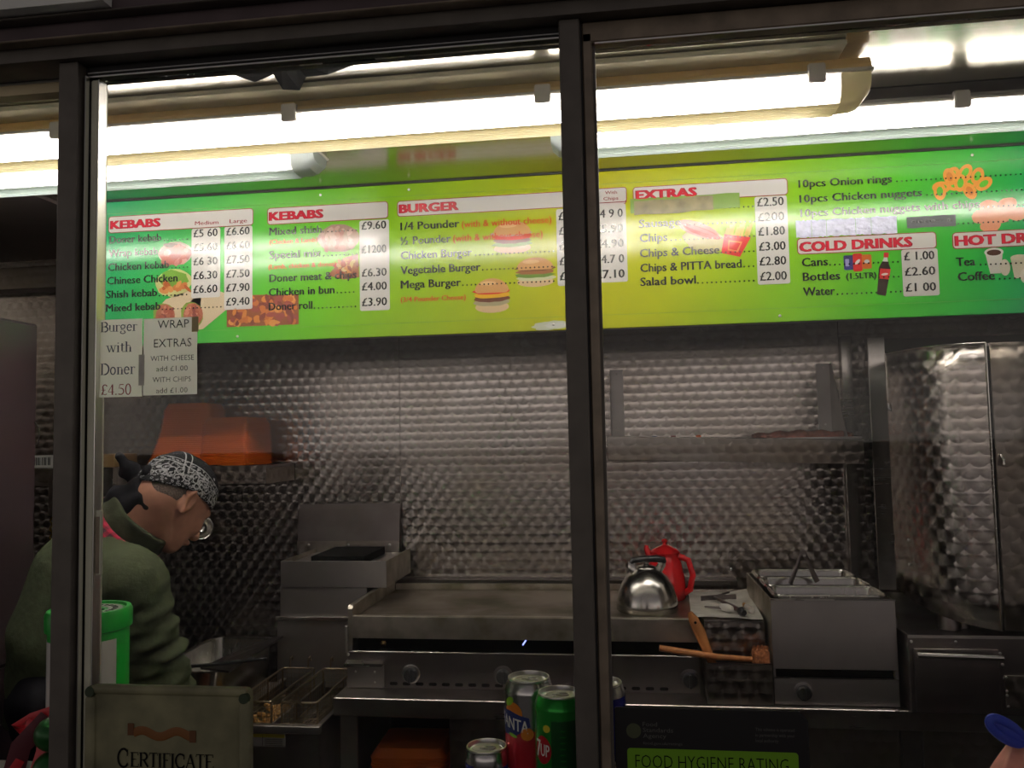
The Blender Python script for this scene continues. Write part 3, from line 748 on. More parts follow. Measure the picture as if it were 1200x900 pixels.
# ------------------------------------------------------------------ ceiling lights
def batten(name, label, x0, x1, yc, h=0.115, first=True, clips=(), w=0.105, tray='beige_dark', end_r=True, end_l=True, rib='rib', zt_=.038):
    root = thing(name, label, 'ceiling light', ((x0 + x1) / 2, yc, ZC), 'fluorescent battens on the ceiling')
    zt = ZC - 0.002; zm = ZC - zt_; zb = ZC - h
    hw = w / 2
    bm = B(); prism(bm, [(yc - hw * .8, zt), (yc + hw * .8, zt), (yc + hw * 1.0, zm + .008), (yc + hw * 1.0, zm), (yc - hw * 1.0, zm), (yc - hw * 1.0, zm + .008)], 'x', x0 + .004, x1 - .004)
    obj('tray', bm, M[tray], root)
    bm = B(); box(bm, x0, x1, yc - hw * 1.06, yc + hw * 1.06, zm - .006, zm + .001, .002); obj('rim', bm, M['clip'], root)
    # lit diffuser: U section, and its unlit end caps
    def U(hw_, zb_):
        return [(yc - hw_, zm - .006)] + [(yc - hw_ * math.cos(a) ** .55 if math.cos(a) > 0 else yc, zm - .006 - (zm - .006 - zb_) * math.sin(a) ** .8) for a in [PI / 2 * i / 7 for i in range(1, 8)]] \
             + [(yc + hw_ * math.cos(a) ** .55, zm - .006 - (zm - .006 - zb_) * math.sin(a) ** .8) for a in [PI / 2 * i / 7 for i in range(6, 0, -1)]] + [(yc + hw_, zm - .006)]
    E = 0.062
    bm = B(); prism(bm, U(hw * .93, zb + .006), 'x', x0 + E, x1 - E); obj('diffuser', bm, M['diffuser'], root, 30)
    bm = B(); tube(bm, [(x0 + E + .035, yc, zm - .034), (x1 - E - .035, yc, zm - .034)], .013, 14); obj('lamp_tube', bm, M['tube'], root, True)
    if tray != 'tray_glow':
        bm = B(); box(bm, x0 + E, x1 - E, yc - hw * .8, yc + hw * .8, zm - .009, zm - .0065); obj('reflector', bm, M['reflector'], root)
    bm = B()
    for k in range(7):
        y = yc - hw * .55 + k * hw * 1.1 / 6
        tube(bm, [(x0 + E, y, zb + .0055), (x1 - E, y, zb + .0055)], .0024, 6)
    o = obj('diffuser_ribs', bm, M[rib], root, True); o['kind'] = 'stuff'
    for s, xe in ((-1, x0), (1, x1)):
        bm = B(); xs = [xe - s * E, xe - s * E * .55, xe - s * E * .3, xe - s * .004]; ks = [1.0, .97, .9, .6]
        rings = []
        for x, k in zip(xs, ks):
            rings.append([bm.verts.new((x, yc + (y - yc) * (1 if k > .9 else .96), zm - .006 + (z - zm + .006) * k)) for y, z in U(hw * .935, zb + .003)])
        for a, b in zip(rings, rings[1:]):
            for i in range(len(a) - 1): bm.faces.new((a[i], a[i + 1], b[i + 1], b[i]))
        bm.faces.new(rings[-1]); bm.faces.new(rings[0])
        obj('end_cap', bm, M[rib], root, 30)
        bm = B(); lathe(bm, [(.0, -.002), (.02, -.002), (.02, .012), (0, .012)], (xe - s * (E + .001), yc, zm - .03), 14, (s, 0, 0)); obj('lamp_holder', bm, M['clip'], root)
    for x in clips:
        bm = B()
        prism(bm, [(yc - hw * 1.2, zm + .012), (yc - hw * .7, zm + .016), (yc - hw * .7, zm), (yc - hw * 1.0, zm - .025), (yc - hw * 1.16, zm - .026), (yc - hw * 1.22, zm - .020)], 'x', x - .0165, x + .0165)
        bmesh.ops.bevel(bm, geom=list(bm.edges), offset=.002, segments=2, affect='EDGES')
        obj('clip', bm, M['clip'], root, 40)
    return root
part = None
plank = tag(part_box('mounting_board', M['beige'], None, -2.4, 0.448, 1.600, 1.79, ZC - 0.0125, ZC - 0.001, 0.002), 'yellowed board screwed to the ceiling above the long front light', 'board')
L1 = batten('batten_light', 'long fluorescent batten nearest the window, on the yellowed board', -1.62, 0.510, 1.70, 0.095, clips=(-1.234, -0.691, -0.144, 0.400), zt_=.027, tray='tray_glow')
# sits under its mounting board
L1.location.z -= 0.0128
L2 = batten('batten_light', 'fluorescent batten behind the front one, ending above the second kebab list', -2.0, -0.718, 1.905, 0.096, clips=(), tray='steel_grey', rib='rib_grey')
L3 = batten('batten_light', 'fluorescent batten above the burger, extras and cold drinks lists', -0.15, 1.40, 1.895, 0.096, clips=(0.745,), tray='steel_grey', rib='rib_grey')
# torn liner hanging at the ceiling
bm = B()
rn = random.Random(3)
pts = [(-0.77, 0), (-0.72, .5), (-0.68, .2), (-0.655, 1.0), (-0.625, .95), (-0.61, .4), (-0.56, .5), (-0.50, 0.0)]
top = [bm.verts.new((x, 1.515 + .01 * rn.random(), ZC - .002)) for x, d in pts]
bot = [bm.verts.new((x + .01 * (rn.random() - .5), 1.52 + .02 * rn.random(), ZC - .004 - .045 * d)) for x, d in pts]
for i in range(len(pts) - 1): bm.faces.new((top[i], top[i + 1], bot[i + 1], bot[i]))
bmesh.ops.solidify(bm, geom=list(bm.faces), thickness=.002)
tag(obj('torn_liner', bm, M['blackplastic']), 'torn scrap of black liner hanging from the ceiling in front of the light', 'scrap')

# ------------------------------------------------------------------ papers on the glass
def serif(name, s, x0, x1, zb, cap, y, mat, parent, w=0.11, thin=0.045):
    """Roman letters with thick and thin strokes and serifs, drawn as flat ribbons."""
    def arc(cx, cy, rx, ry, a0, a1, n=14):
        return [(cx + rx * math.cos(math.radians(a0 + (a1 - a0) * i / n)), cy + ry * math.sin(math.radians(a0 + (a1 - a0) * i / n))) for i in range(n + 1)]
    S = 0.035
    def sf(x, y_, r=.12): return (S, [(x - r, y_), (x + r, y_)])
    G = {
     'B': (.68, [(w, [(.14, 0), (.14, 1)]), (thin, [(.02, 1), (.36, 1)] ), (w, arc(.34, .76, .22, .24, 90, -90)), (w, arc(.36, .26, .26, .27, 90, -90)), (thin, [(.02, 0), (.38, 0)]), (thin, [(.14, .52), (.38, .52)])]),
     'D': (.76, [(w, [(.14, 0), (.14, 1)]), (thin, [(.02, 1), (.34, 1)]), (w, arc(.32, .5, .36, .5, 90, -90)), (thin, [(.02, 0), (.34, 0)])]),
     'u': (.56, [(w, [(.12, .66), (.12, .2)]), (thin, arc(.28, .2, .16, .19, 180, 300)), (w, [(.44, .66), (.44, 0)]), (S, [(.0, .66), (.14, .66)]), (S, [(.34, .66), (.46, .66)]), (S, [(.44, 0), (.56, .02)])]),
     'r': (.42, [(w, [(.14, .66), (.14, 0)]), sf(.14, 0, .13), (S, [(.02, .64), (.14, .66)]), (thin, arc(.32, .46, .17, .18, 175, 60)), (w, [(.37, .6), (.4, .57)])]),
     'g': (.54, [(w * .8, arc(.24, .46, .17, .2, 0, 360, 22)), (thin, [(.12, .3), (.1, .16), (.3, .1), (.42, .04)]), (w * .7, arc(.24, -.12, .2, .14, 60, -240, 20)), (thin, [(.38, .6), (.5, .66)])]),
     'e': (.50, [(thin, [(.08, .38), (.42, .38)]), (w * .85, arc(.25, .34, .18, .32, 0, 320, 22))]),
     'w': (.80, [(w * .8, [(.08, .66), (.26, 0)]), (thin, [(.26, 0), (.42, .62)]), (w * .8, [(.38, .66), (.56, 0)]), (thin, [(.56, 0), (.72, .66)]), sf(.08, .66), sf(.4, .66), sf(.72, .66)]),
     'i': (.30, [(w, [(.14, .66), (.14, 0)]), sf(.14, 0, .12), (S, [(.02, .64), (.14, .66)]), (w * 1.1, [(.13, .93), (.15, .86)])]),
     't': (.36, [(w, [(.15, .86), (.15, .12)]), (thin, arc(.26, .13, .11, .12, 180, 330)), (thin, [(.02, .66), (.32, .66)])]),
     'h': (.58, [(w, [(.14, 1.02), (.14, 0)]), sf(.14, 0, .12), (S, [(.02, 1), (.14, 1.02)]), (thin, arc(.29, .45, .15, .2, 180, 0)), (w, [(.44, .45), (.44, 0)]), sf(.44, 0, .12)]),
     'o': (.54, [(w * .85, arc(.26, .33, .19, .33, 0, 360, 24))]),
     'n': (.58, [(w, [(.14, .66), (.14, 0)]), sf(.14, 0, .12), (S, [(.02, .64), (.14, .66)]), (thin, arc(.29, .45, .15, .2, 180, 0)), (w, [(.44, .45), (.44, 0)]), sf(.44, 0, .12)]),
     '£': (.56, [(w * .8, arc(.32, .74, .17, .24, 20, 180)), (w, [(.16, .74), (.2, .4), (.1, .05)]), (thin, [(.04, .48), (.38, .48)]), (thin * 1.6, [(.05, .04), (.2, .09), (.34, .03), (.48, .1)])]),
     '4': (.54, [(w, [(.36, 0), (.36, 1)]), (thin, [(.36, 1), (.03, .3)]), (thin, [(.03, .28), (.5, .28)])]),
     '5': (.54, [(thin * 1.6, [(.14, .97), (.44, .97)]), (thin, [(.14, .97), (.08, .58)]), (w * .8, arc(.2, .32, .25, .3, 100, -130, 18))]),
     '0': (.54, [(w * .8, arc(.26, .5, .19, .5, 0, 360, 26))]),
     '.': (.26, [(w * 1.1, [(.1, .0), (.1, .09)])]),
     ' ': (.3, []),
     'C': (.72, [(w * .9, arc(.4, .5, .34, .5, 45, 315, 24)), (thin, [(.64, .62), (.64, .96)]), (thin, [(.64, .1), (.64, .24)])]),
     'E': (.64, [(w, [(.14, 0), (.14, 1)]), (thin, [(.02, 1), (.56, 1), (.56, .82)]), (thin, [(.14, .52), (.44, .52)]), (thin, [(.02, 0), (.6, 0), (.6, .2)])]),
     'R': (.70, [(w, [(.14, 0), (.14, 1)]), (thin, [(.02, 1), (.34, 1)]), (w, arc(.34, .75, .22, .25, 90, -90)), (thin, [(.14, .5), (.34, .5)]), (w, [(.34, .5), (.64, 0)]), sf(.14, 0)]),
     'T': (.64, [(w, [(.32, 0), (.32, 1)]), (thin, [(.04, .84), (.04, 1), (.6, 1), (.6, .84)]), sf(.32, 0)]),
     'I': (.32, [(w, [(.15, 0), (.15, 1)]), sf(.15, 0), sf(.15, 1)]),
     'F': (.58, [(w, [(.14, 0), (.14, 1)]), (thin, [(.02, 1), (.54, 1), (.54, .82)]), (thin, [(.14, .52), (.42, .52)]), sf(.14, 0)]),
     'A': (.74, [(thin, [(.08, 0), (.36, 1)]), (w, [(.36, 1), (.64, 0)]), (thin, [(.18, .36), (.52, .36)]), sf(.08, 0, .09), sf(.64, 0, .1)]),
    }
    total = sum(G[c][0] for c in s); k = (x1 - x0) / total
    bm = B(); x = x0; li = 0
    for c in s:
        adv, st = G[c]
        for wd, pl in st:
            li += 1; yy = y - .00002 * (li % 9); n = len(pl); L_, R_ = [], []
            for i, p in enumerate(pl):
                a = pl[max(i - 1, 0)]; b = pl[min(i + 1, n - 1)]
                d = Vector((b[0] - a[0], b[1] - a[1])).normalized(); nx, nz = -d.y * wd / 2, d.x * wd / 2
                L_.append(bm.verts.new((x + (p[0] + nx) * k, yy, zb + (p[1] + nz) * cap))); R_.append(bm.verts.new((x + (p[0] - nx) * k, yy, zb + (p[1] - nz) * cap)))
            for i in range(n - 1):
                f = bm.faces.new((L_[i], L_[i + 1], R_[i + 1], R_[i]))
        x += adv * k
    for f in bm.faces:
        f.normal_update()
        if f.normal.y > 0: f.normal_flip()
    o = obj(name, bm, mat, parent, normals=False)
    return o

def wavy_sheet(x0, x1, z0, z1, y, amp, seed, nx=14, nz=14, t=0.0004):
    rn = random.Random(seed); ph = [rn.random() * 6 for _ in range(4)]
    bm = B(); g = []
    for j in range(nz + 1):
        row = []
        for i in range(nx + 1):
            u, v = i / nx, j / nz
            d = amp * (math.sin(9 * v + ph[0] + 2 * u) * .5 + math.sin(23 * v + ph[1]) * .3 * (1 - u) + math.sin(7 * u + ph[2]) * .3)
            row.append(bm.verts.new((x0 + (x1 - x0) * u, y - abs(d), z0 + (z1 - z0) * v)))
        g.append(row)
    for j in range(nz):
        for i in range(nx): bm.faces.new((g[j][i], g[j][i + 1], g[j + 1][i + 1], g[j + 1][i]))
    if t: bmesh.ops.solidify(bm, geom=list(bm.faces), thickness=t)
    return bm
YG = 0.9838
q = YG / 1.0
n1 = thing('paper_notice', 'white paper notice reading Burger with Doner £4.50, taped to the glass', 'notice', (-0.647, YG, 1.51))
obj('sheet', wavy_sheet(-0.6720, -0.613, 1.461, 1.5625, YG - .0008, .0012, 4, 10, 30, 0), M['paper'], n1, True)
yt = YG - .0032
serif('lettering', 'Burger', -0.6705, -0.6190, 1.5465, .0125, yt, M['ink_blue'], n1)
serif('lettering', 'with', -0.6620, -0.6260, 1.5195, .0130, yt, M['ink_blue'], n1)
serif('lettering', 'Doner', -0.6700, -0.6215, 1.4905, .0140, yt, M['ink_blue'], n1)
serif('lettering', '£4.50', -0.6690, -0.6260, 1.4640, .0135, yt, M['ink_darkred'], n1)
n2 = thing('paper_notice', 'white paper notice headed WRAP EXTRAS, taped to the glass', 'notice', (-0.575, YG, 1.51))
obj('sheet', wavy_sheet(-0.6110, -0.5370, 1.462, 1.5615, YG - .0014, .0008, 8, 10, 14, 0), M['paper'], n2, True)
part_box('tape_piece', M['tape_tan'], n2, -0.5435, -0.5345, YG - .004, YG - .0035, 1.5420, 1.5615)
part_box('tape_piece', M['paper_flat'], n2, -0.6165, -0.6085, YG - .0036, YG - .0031, 1.475, 1.5150)
yt = YG - .0036
for s, a, b, z, c in (('WRAP', -0.5905, -0.5475, 1.5480, .0105), ('EXTRAS', -0.5955, -0.5440, 1.5235, .0108), ('WITH CHEESE', -0.6000, -0.5405, 1.5060, .0066), ('add £1.00', -0.5920, -0.5490, 1.4925, .0066), ('WITH CHIPS', -0.5970, -0.5445, 1.4785, .0066), ('add £1.00', -0.5920, -0.5490, 1.4645, .0066)):
    lettering('lettering', s, a, b, z, c, yt, M['ink'], n2, -0.004)

# certificate plaque hanging in front of the glass
yc = 0.955
cert = thing('certificate_plaque', 'aged parchment certificate plaque with rolled edges, standing against the window', 'certificate', (-0.56, yc, 0.9))
par = plain('aged_parchment', (0.19, 0.18, 0.1), 0.6, noise=0.45, scale=18)
bm = B(); prism(bm, rrect(-0.665, -0.4525, 0.74, 1.1035, .008), 'y', yc, yc + .008); obj('plaque', bm, par, cert)
part_box('edge_roll', par, cert, -0.660, -0.456, yc - .004, yc + .006, 1.0935, 1.1045, .004, 3, True)
part_box('edge_roll', par, cert, -0.4660, -0.4515, yc - .004, yc + .006, 0.74, 1.091, .004, 3, True)
part_box('edge_roll', par, cert, -0.6665, -0.6530, yc - .004, yc + .006, 0.74, 1.091, .004, 3, True)
for x in (-0.659, -0.459):
    bm = B(); lathe(bm, [(0, -.006), (.006, -.006), (.007, 0), (.006, .004), (0, .004)], (x, yc - .001, 1.0965 if x < -.6 else 1.0925), 14, (0, -1, 0)); obj('corner_cap', bm, plain('tarnished', (0.03, 0.045, 0.02), .6), cert, True)
serif('lettering', 'C', -0.6235, -0.6085, 1.0070, .0215, yc - .001, M['ink'], cert, .13, .06)
serif('lettering', 'ERTIFICATE', -0.6065, -0.4980, 1.0080, .0165, yc - .001, M['ink'], cert, .13, .06)
bm = B(); tube(bm, [(-0.603 + i * .004, yc - .0005, 1.0475 + .0035 * math.sin(i * .55)) for i in range(20)], [(.0006, .0052)] * 20, 8); obj('scroll_banner', bm, plain('faded_scroll', (0.2, 0.075, 0.015), .6), cert)
for x, z in ((-0.606, 1.052), (-0.5255, 1.0455)): part_box('scroll_end', plain('faded_scroll_end', (0.12, 0.045, 0.012), .6), cert, x - .004, x + .004, yc - .0012, yc - .0004, z - .007, z + .007)
part_box('rule', M['tape'], cert, -0.60, -0.53, yc - .0006, yc, 0.9975, 0.9983)

# hygiene rating card
ycard = YG - .0003
q = ycard
card = thing('hygiene_rating_card', 'black food hygiene rating card with green panel on the window', 'sign', (0.09, ycard, 1.0))
bk = plain('black_card', (0.012, 0.011, 0.012), 0.35)
x0, x1, zt = -0.0185, 0.196, 1.4 - .322 * q
bm = B(); prism(bm, [(x0, .83), (x1 + .004, .83), (x1 + .002, zt - .010), (x1 - .008, zt), (x0 + .002, zt), (x0, zt - .002)], 'y', ycard - .0015, ycard); obj('card', bm, bk, card)
grn = plain('lime_print', (0.16, 0.36, 0.01), .4)
bm = B(); prism(bm, rrect(-0.005, 0.186, 0.86, 1.4 - .3685 * q, .004), 'y', ycard - .0019, ycard - .0015); obj('green_panel', bm, grn, card)
lettering('lettering', 'FOOD HYGIENE RATING', 0.004, 0.175, 1.4 - .3905 * q, .0145, ycard - .0021, M['ink'], card, -.012)
dg_ = plain('dim_grey_print', (0.1, 0.1, 0.09), .5)
for i, (s, b) in enumerate((('Food', .030), ('Standards', .048), ('Agency', .040))): lettering('lettering', s, 0.0135, b, 1.0625 - i * .0065, .0048, ycard - .0017, dg_, card)
lettering('lettering', 'food.gov.uk/ratings', 0.0135, 0.058, 1.0420, .003, ycard - .0017, dg_, card)
bm = B(); lathe(bm, [(0, 0), (.0085, 0), (.0085, .0003), (0, .0003)], (0.003, ycard - .0015, 1.0570), 22, (0, -1, 0)); obj('emblem', bm, plain('grey_green_print', (.06, .07, .03), .5), card)
for i, s in enumerate(('This scheme is operated', 'in partnership with your', 'local authority')): lettering('lettering', s, 0.140, 0.183 if i < 2 else 0.165, 1.0605 - i * .0062, .0036, ycard - .0017, dg_, card)

# ------------------------------------------------------------------ drink cans stacked on the counter
def can(root, cx, cy, z0, mats, r=0.033, rt=0.0275, h=0.115):
    """Body in bands (material, from, to in height fraction), shoulder, recessed lid, rim and ring pull."""
    prof = [(0, .004), (r * .6, .004), (r * .75, 0), (r * .8, .001), (r, .008)]
    zs = h - .016
    bm = B(); lathe(bm, prof + [(r, .009)], (cx, cy, z0), 40); obj('base', bm, M['alu'], root, True)
    for nm, mt, a, b, rr in mats:
        za, zb_ = .009 + (zs - .009) * a, .009 + (zs - .009) * b
        bm = B(); lathe(bm, [(rr or r, za), (rr or r, zb_)], (cx, cy, z0), 48); obj(nm, bm, mt, root, True)
    return zs
def can_top(root, cx, cy, z0, neck_mat, r, rt, h):
    zs = h - .016
    bm = B(); lathe(bm, [(r, zs), (r * .99, zs + .003), (rt * 1.02, h - .004), (rt * .97, h - .0025)], (cx, cy, z0), 48); obj('shoulder', bm, neck_mat, root, True)
    bm = B(); lathe(bm, [(rt * .97, h - .0027), (rt, h - .0012), (rt * .985, h), (rt * .93, h), (rt * .90, h - .004), (rt * .84, h - .0055), (rt * .8, h - .0042), (0, h - .0042)], (cx, cy, z0), 48)
    lid = obj('lid', bm, M['alu'], root, True)
    bm = B()
    z = z0 + h - .0030
    tube(bm, [(cx + .0075 * math.cos(a) + .0035, cy + .0048 * math.sin(a), z) for a in [2 * PI * i / 18 for i in range(18)]], .0012, 6, closed=True)
    box(bm, cx - .009, cx - .001, cy - .003, cy + .003, z - .0006, z + .0008, .0005)
    obj('ring_pull', bm, M['alu'], lid, True)
    bm = B(); tube(bm, [(cx - .010 + .008 * math.cos(a), cy + .009 * math.sin(a), z0 + h - .0042) for a in [2 * PI * i / 16 for i in range(16)]], .0005, 5, closed=True)
    obj('opening_score', bm, M['clip'], lid, True)
def wrap(cx, cy, r, x_mid, ang):
    """Returns a mapping of flat (x, z) onto the can: ang is the facing angle about Z, -90 deg looks to -Y."""
    return lambda x, z: (cx + r * math.cos(ang + (x - x_mid) / r), cy + r * math.sin(ang + (x - x_mid) / r), z)
def wrapped_patch(name, pts, mat, parent, w, n=10):
    xs = [p[0] for p in pts]; bm = B()
    f = bm.faces.new([bm.verts.new((p[0], 0, p[1])) for p in pts])
    for i in range(1, n):
        x = min(xs) + (max(xs) - min(xs)) * i / n
        bmesh.ops.bisect_plane(bm, geom=list(bm.verts) + list(bm.edges) + list(bm.faces), plane_co=(x, 0, 0), plane_no=(1, 0, 0))
    for v in bm.verts: v.co = Vector(w(v.co.x, v.co.z))
    o = obj(name, bm, mat, parent, True, normals=False); return o
CR, CT, CH = 0.0315, 0.0272, 0.115
ZK = 0.87
silver = plain('silver_can', (0.62, 0.62, 0.62), 0.25, metal=1.0)
redcan = plain('red_can', (0.62, 0.012, 0.03), 0.25, metal=0.35)
greencan = plain('green_can', (0.01, 0.36, 0.03), 0.22, metal=0.5)
greencan2 = plain('dark_green_can', (0.005, 0.12, 0.02), 0.22, metal=0.5)
bluecan = plain('blue_can', (0.02, 0.03, 0.38), 0.25, metal=0.4)
white_ink = plain('white_can_print', (0.85, 0.85, 0.85), 0.35)
navy = plain('navy_print', (0.015, 0.03, 0.2), 0.35)
orangep = plain('orange_print', (0.75, 0.22, 0.01), 0.35)
limep = plain('lime_print_can', (0.25, 0.55, 0.02), 0.35)
yellowp = plain('yellow_print', (0.75, 0.6, 0.02), 0.35)
# lower tier, mostly below the frame: the upper cans stand on these
def lower_can(x, y, mat, lab):
    t = thing('drink_can', lab, 'can', (x, y, ZK), 'drink cans stacked on the counter')
    can(t, x, y, ZK, [('body', mat, 0, 1, None)], CR, CT, 0.1)
    can_top(t, x, y, ZK, silver, CR, CT, 0.1)
    return t
fx, fy, fz = -0.130, 1.080, ZK + .1
gx, gy, gz = -0.0865, 1.0365, ZK + .1 - .001
lower_can(fx, fy, redcan, 'red drink can at the bottom, carrying the red and silver one')
lower_can(gx, gy, greencan, 'green drink can at the bottom, carrying the green one by the post')
f = thing('drink_can', 'red and silver fizzy drink can, taller at the back beside the green can', 'can', (fx, fy, fz), 'drink cans stacked on the counter')
FH = .1185
zs = can(f, fx, fy, fz, [('red_band', redcan, 0, .53, None), ('silver_band', silver, .53, 1, None)], CR, CT, FH)
can_top(f, fx, fy, fz, silver, CR, CT, FH)
w = wrap(fx, fy, CR + .0003, 0.0, math.radians(-118)); w2 = wrap(fx, fy, CR + .0006, 0.0, math.radians(-118)); w3 = wrap(fx, fy, CR + .0010, 0.0, math.radians(-118))
zc = fz + .069
wrapped_patch('logo_disc', ell(-.004, zc + .010, .014, .014, 0, 24), orangep, f, w)
wrapped_patch('logo_leaf', ell(-.010, zc + .024, .008, .005, .6, 14), limep, f, w2)
wrapped_patch('logo_shadow', [(-.030, zc - .012), (-.022, zc - .018), (.002, zc - .016), (.0205, zc - .004), (.019, zc + .006), (-.008, zc + .013), (-.03, zc + .012)], navy, f, w2)
lettering('logo_lettering', 'FANTA', -.027, .0185, zc - .006, .0145, 0, white_ink, f, .03, rise=-.0065, warp=w3)
wrapped_patch('logo_orange', ell(.0165, zc - .0135, .0085, .0075, .2, 18), orangep, f, w3)
wrapped_patch('logo_lime', ell(-.004, zc - .0165, .007, .0022, -.2, 12), limep, f, w3)
wp = wrapped_patch('nutrition_panel', rrect(.0315, .0425, fz + .027, fz + .046, .0008), plain('grey_can_print', (.5, .5, .5), .4), f, w2)
for i in range(4): wrapped_patch('panel_line', [(.033, fz + .030 + i * .004), (.041, fz + .030 + i * .004), (.041, fz + .0308 + i * .004), (.033, fz + .0308 + i * .004)], M['ink'], wp, w3, 3)
g = thing('drink_can', 'bright green fizzy drink can half behind the middle window post', 'can', (gx, gy, gz), 'drink cans stacked on the counter')
GH = .114
zs = can(g, gx, gy, gz, [('green_band', greencan, 0, 1, None)], CR, CT, GH)
can_top(g, gx, gy, gz, greencan, CR, CT, GH)
w = wrap(gx, gy, CR + .0003, 0.0, math.radians(-128)); w2 = wrap(gx, gy, CR + .0006, 0.0, math.radians(-128)); w3 = wrap(gx, gy, CR + .0009, 0.0, math.radians(-128))
wrapped_patch('dark_panel', rrect(.012, .046, gz + .004, gz + .088, .001), greencan2, g, w)
wrapped_patch('logo_disc', ell(-.0005, gz + .052, .0125, .0165, 0, 26), redcan, g, w)
lettering('logo_lettering', '7', -.012, -.004, gz + .043, .020, 0, white_ink, g, .03, warp=w2)
lettering('logo_lettering', 'UP', -.0035, .0095, gz + .045, .014, 0, white_ink, g, .03, warp=w2)
wrapped_patch('lemon', ell(.006, gz + .078, .005, .0045, .3, 14), yellowp, g, w2)
for i in range(9):
    wrapped_patch('panel_line', [(.023, gz + .020 + i * .007), (.030, gz + .020 + i * .007), (.030, gz + .0212 + i * .007), (.023, gz + .0212 + i * .007)], greencan, g, w2, 3)
# short blue can standing in front of them, low
hx, hy = -0.184, 1.062
h = thing('drink_can', 'slim blue and silver energy drink can, lower than the red one', 'can', (hx, hy, ZK), 'drink cans stacked on the counter')
HH = .136; hr, ht = .0275, .0258
can(h, hx, hy, ZK, [('silver_band', silver, 0, 1, None)], hr, ht, HH)
can_top(h, hx, hy, ZK, silver, hr, ht, HH)
w = wrap(hx, hy, hr + .0003, 0, math.radians(-118)); w2 = wrap(hx, hy, hr + .0006, 0, math.radians(-90))
wrapped_patch('blue_panel', [(-.020, ZK + .01), (.006, ZK + .01), (.006, ZK + .06), (.0, ZK + .118), (-.020, ZK + .118)], bluecan, h, w)
wrapped_patch('blue_panel', [(.028, ZK + .06), (.055, ZK + .06), (.055, ZK + .115), (.032, ZK + .115)], bluecan, h, w)
wrapped_patch('red_mark', ell(.012, ZK + .088, .005, .004), redcan, h, w2)
wrapped_patch('yellow_mark', ell(.004, ZK + .075, .006, .005), yellowp, h, w2)
# can right of the post
kx, ky = -0.0375, 1.118
lower_can(kx, ky, bluecan, 'blue can at the bottom behind the middle window post')
k = thing('drink_can', 'blue can with pale lid peeping out beside the rating card', 'can', (kx, ky, ZK + .1), 'drink cans stacked on the counter')
can(k, kx, ky, ZK + .1, [('blue_band', bluecan, 0, 1, None)], CR, CT, .103)
can_top(k, kx, ky, ZK + .1, silver, CR, CT, .103)

# ------------------------------------------------------------------ green tub with paper label
tx, ty = -0.837, 1.205
tub = thing('plastic_tub', 'tall green plastic collecting tub with white paper label and slotted lid', 'tub', (tx, ty, ZK))
tr = .0595; th = .275
bm = B(); lathe(bm, [(0, 0), (tr * .92, 0), (tr * .96, .004), (tr * .97, .20), (tr * .97, th - .03)], (tx, ty, ZK), 48); obj('body', bm, M['green_plastic'], tub, True)
bm = B(); lathe(bm, [(tr * .98, th - .032), (tr * 1.04, th - .030), (tr * 1.05, th - .006), (tr * 1.0, th), (tr * .90, th), (tr * .88, th - .004), (0, th - .004)], (tx, ty, ZK), 48); lid = obj('lid', bm, M['green_plastic'], tub, True)
bm = B(); lathe(bm, [(tr * .80, 0), (tr * .80, .0008), (tr * .45, .0008), (tr * .45, 0)], (tx, ty, ZK + th - .004), 40); obj('lid_sticker', bm, M['white'], lid)
bm = B(); box(bm, tx - .022, tx + .022, ty - .006, ty + .006, ZK + th - .0038, ZK + th - .0025); obj('coin_slot', bm, M['void'], lid)
bm = B()
for k_ in range(26):
    a = 2 * PI * k_ / 26
    box(bm, tx + tr * .62 * math.cos(a) - .002, tx + tr * .62 * math.cos(a) + .002, ty + tr * .62 * math.sin(a) - .004, ty + tr * .62 * math.sin(a) + .004, ZK + th - .0033, ZK + th - .0028, rot=(0, 0, a + PI / 2))
o = obj('sticker_marks', bm, M['ink'], lid); o['kind'] = 'stuff'
bm = B(); N = 30
a0, a1 = math.radians(-165), math.radians(-15)
A = [bm.verts.new((tx + (tr * .975) * math.cos(a0 + (a1 - a0) * i / N), ty + (tr * .975) * math.sin(a0 + (a1 - a0) * i / N), ZK + .108 + .006 * math.sin(i * .5))) for i in range(N + 1)]
Bv = [bm.verts.new((tx + (tr * .98) * math.cos(a0 + (a1 - a0) * i / N), ty + (tr * .98) * math.sin(a0 + (a1 - a0) * i / N), ZK + .232)) for i in range(N + 1)]
for i in range(N): bm.faces.new((A[i], A[i + 1], Bv[i + 1], Bv[i]))
lab = obj('paper_label', bm, M['white'], tub, True)
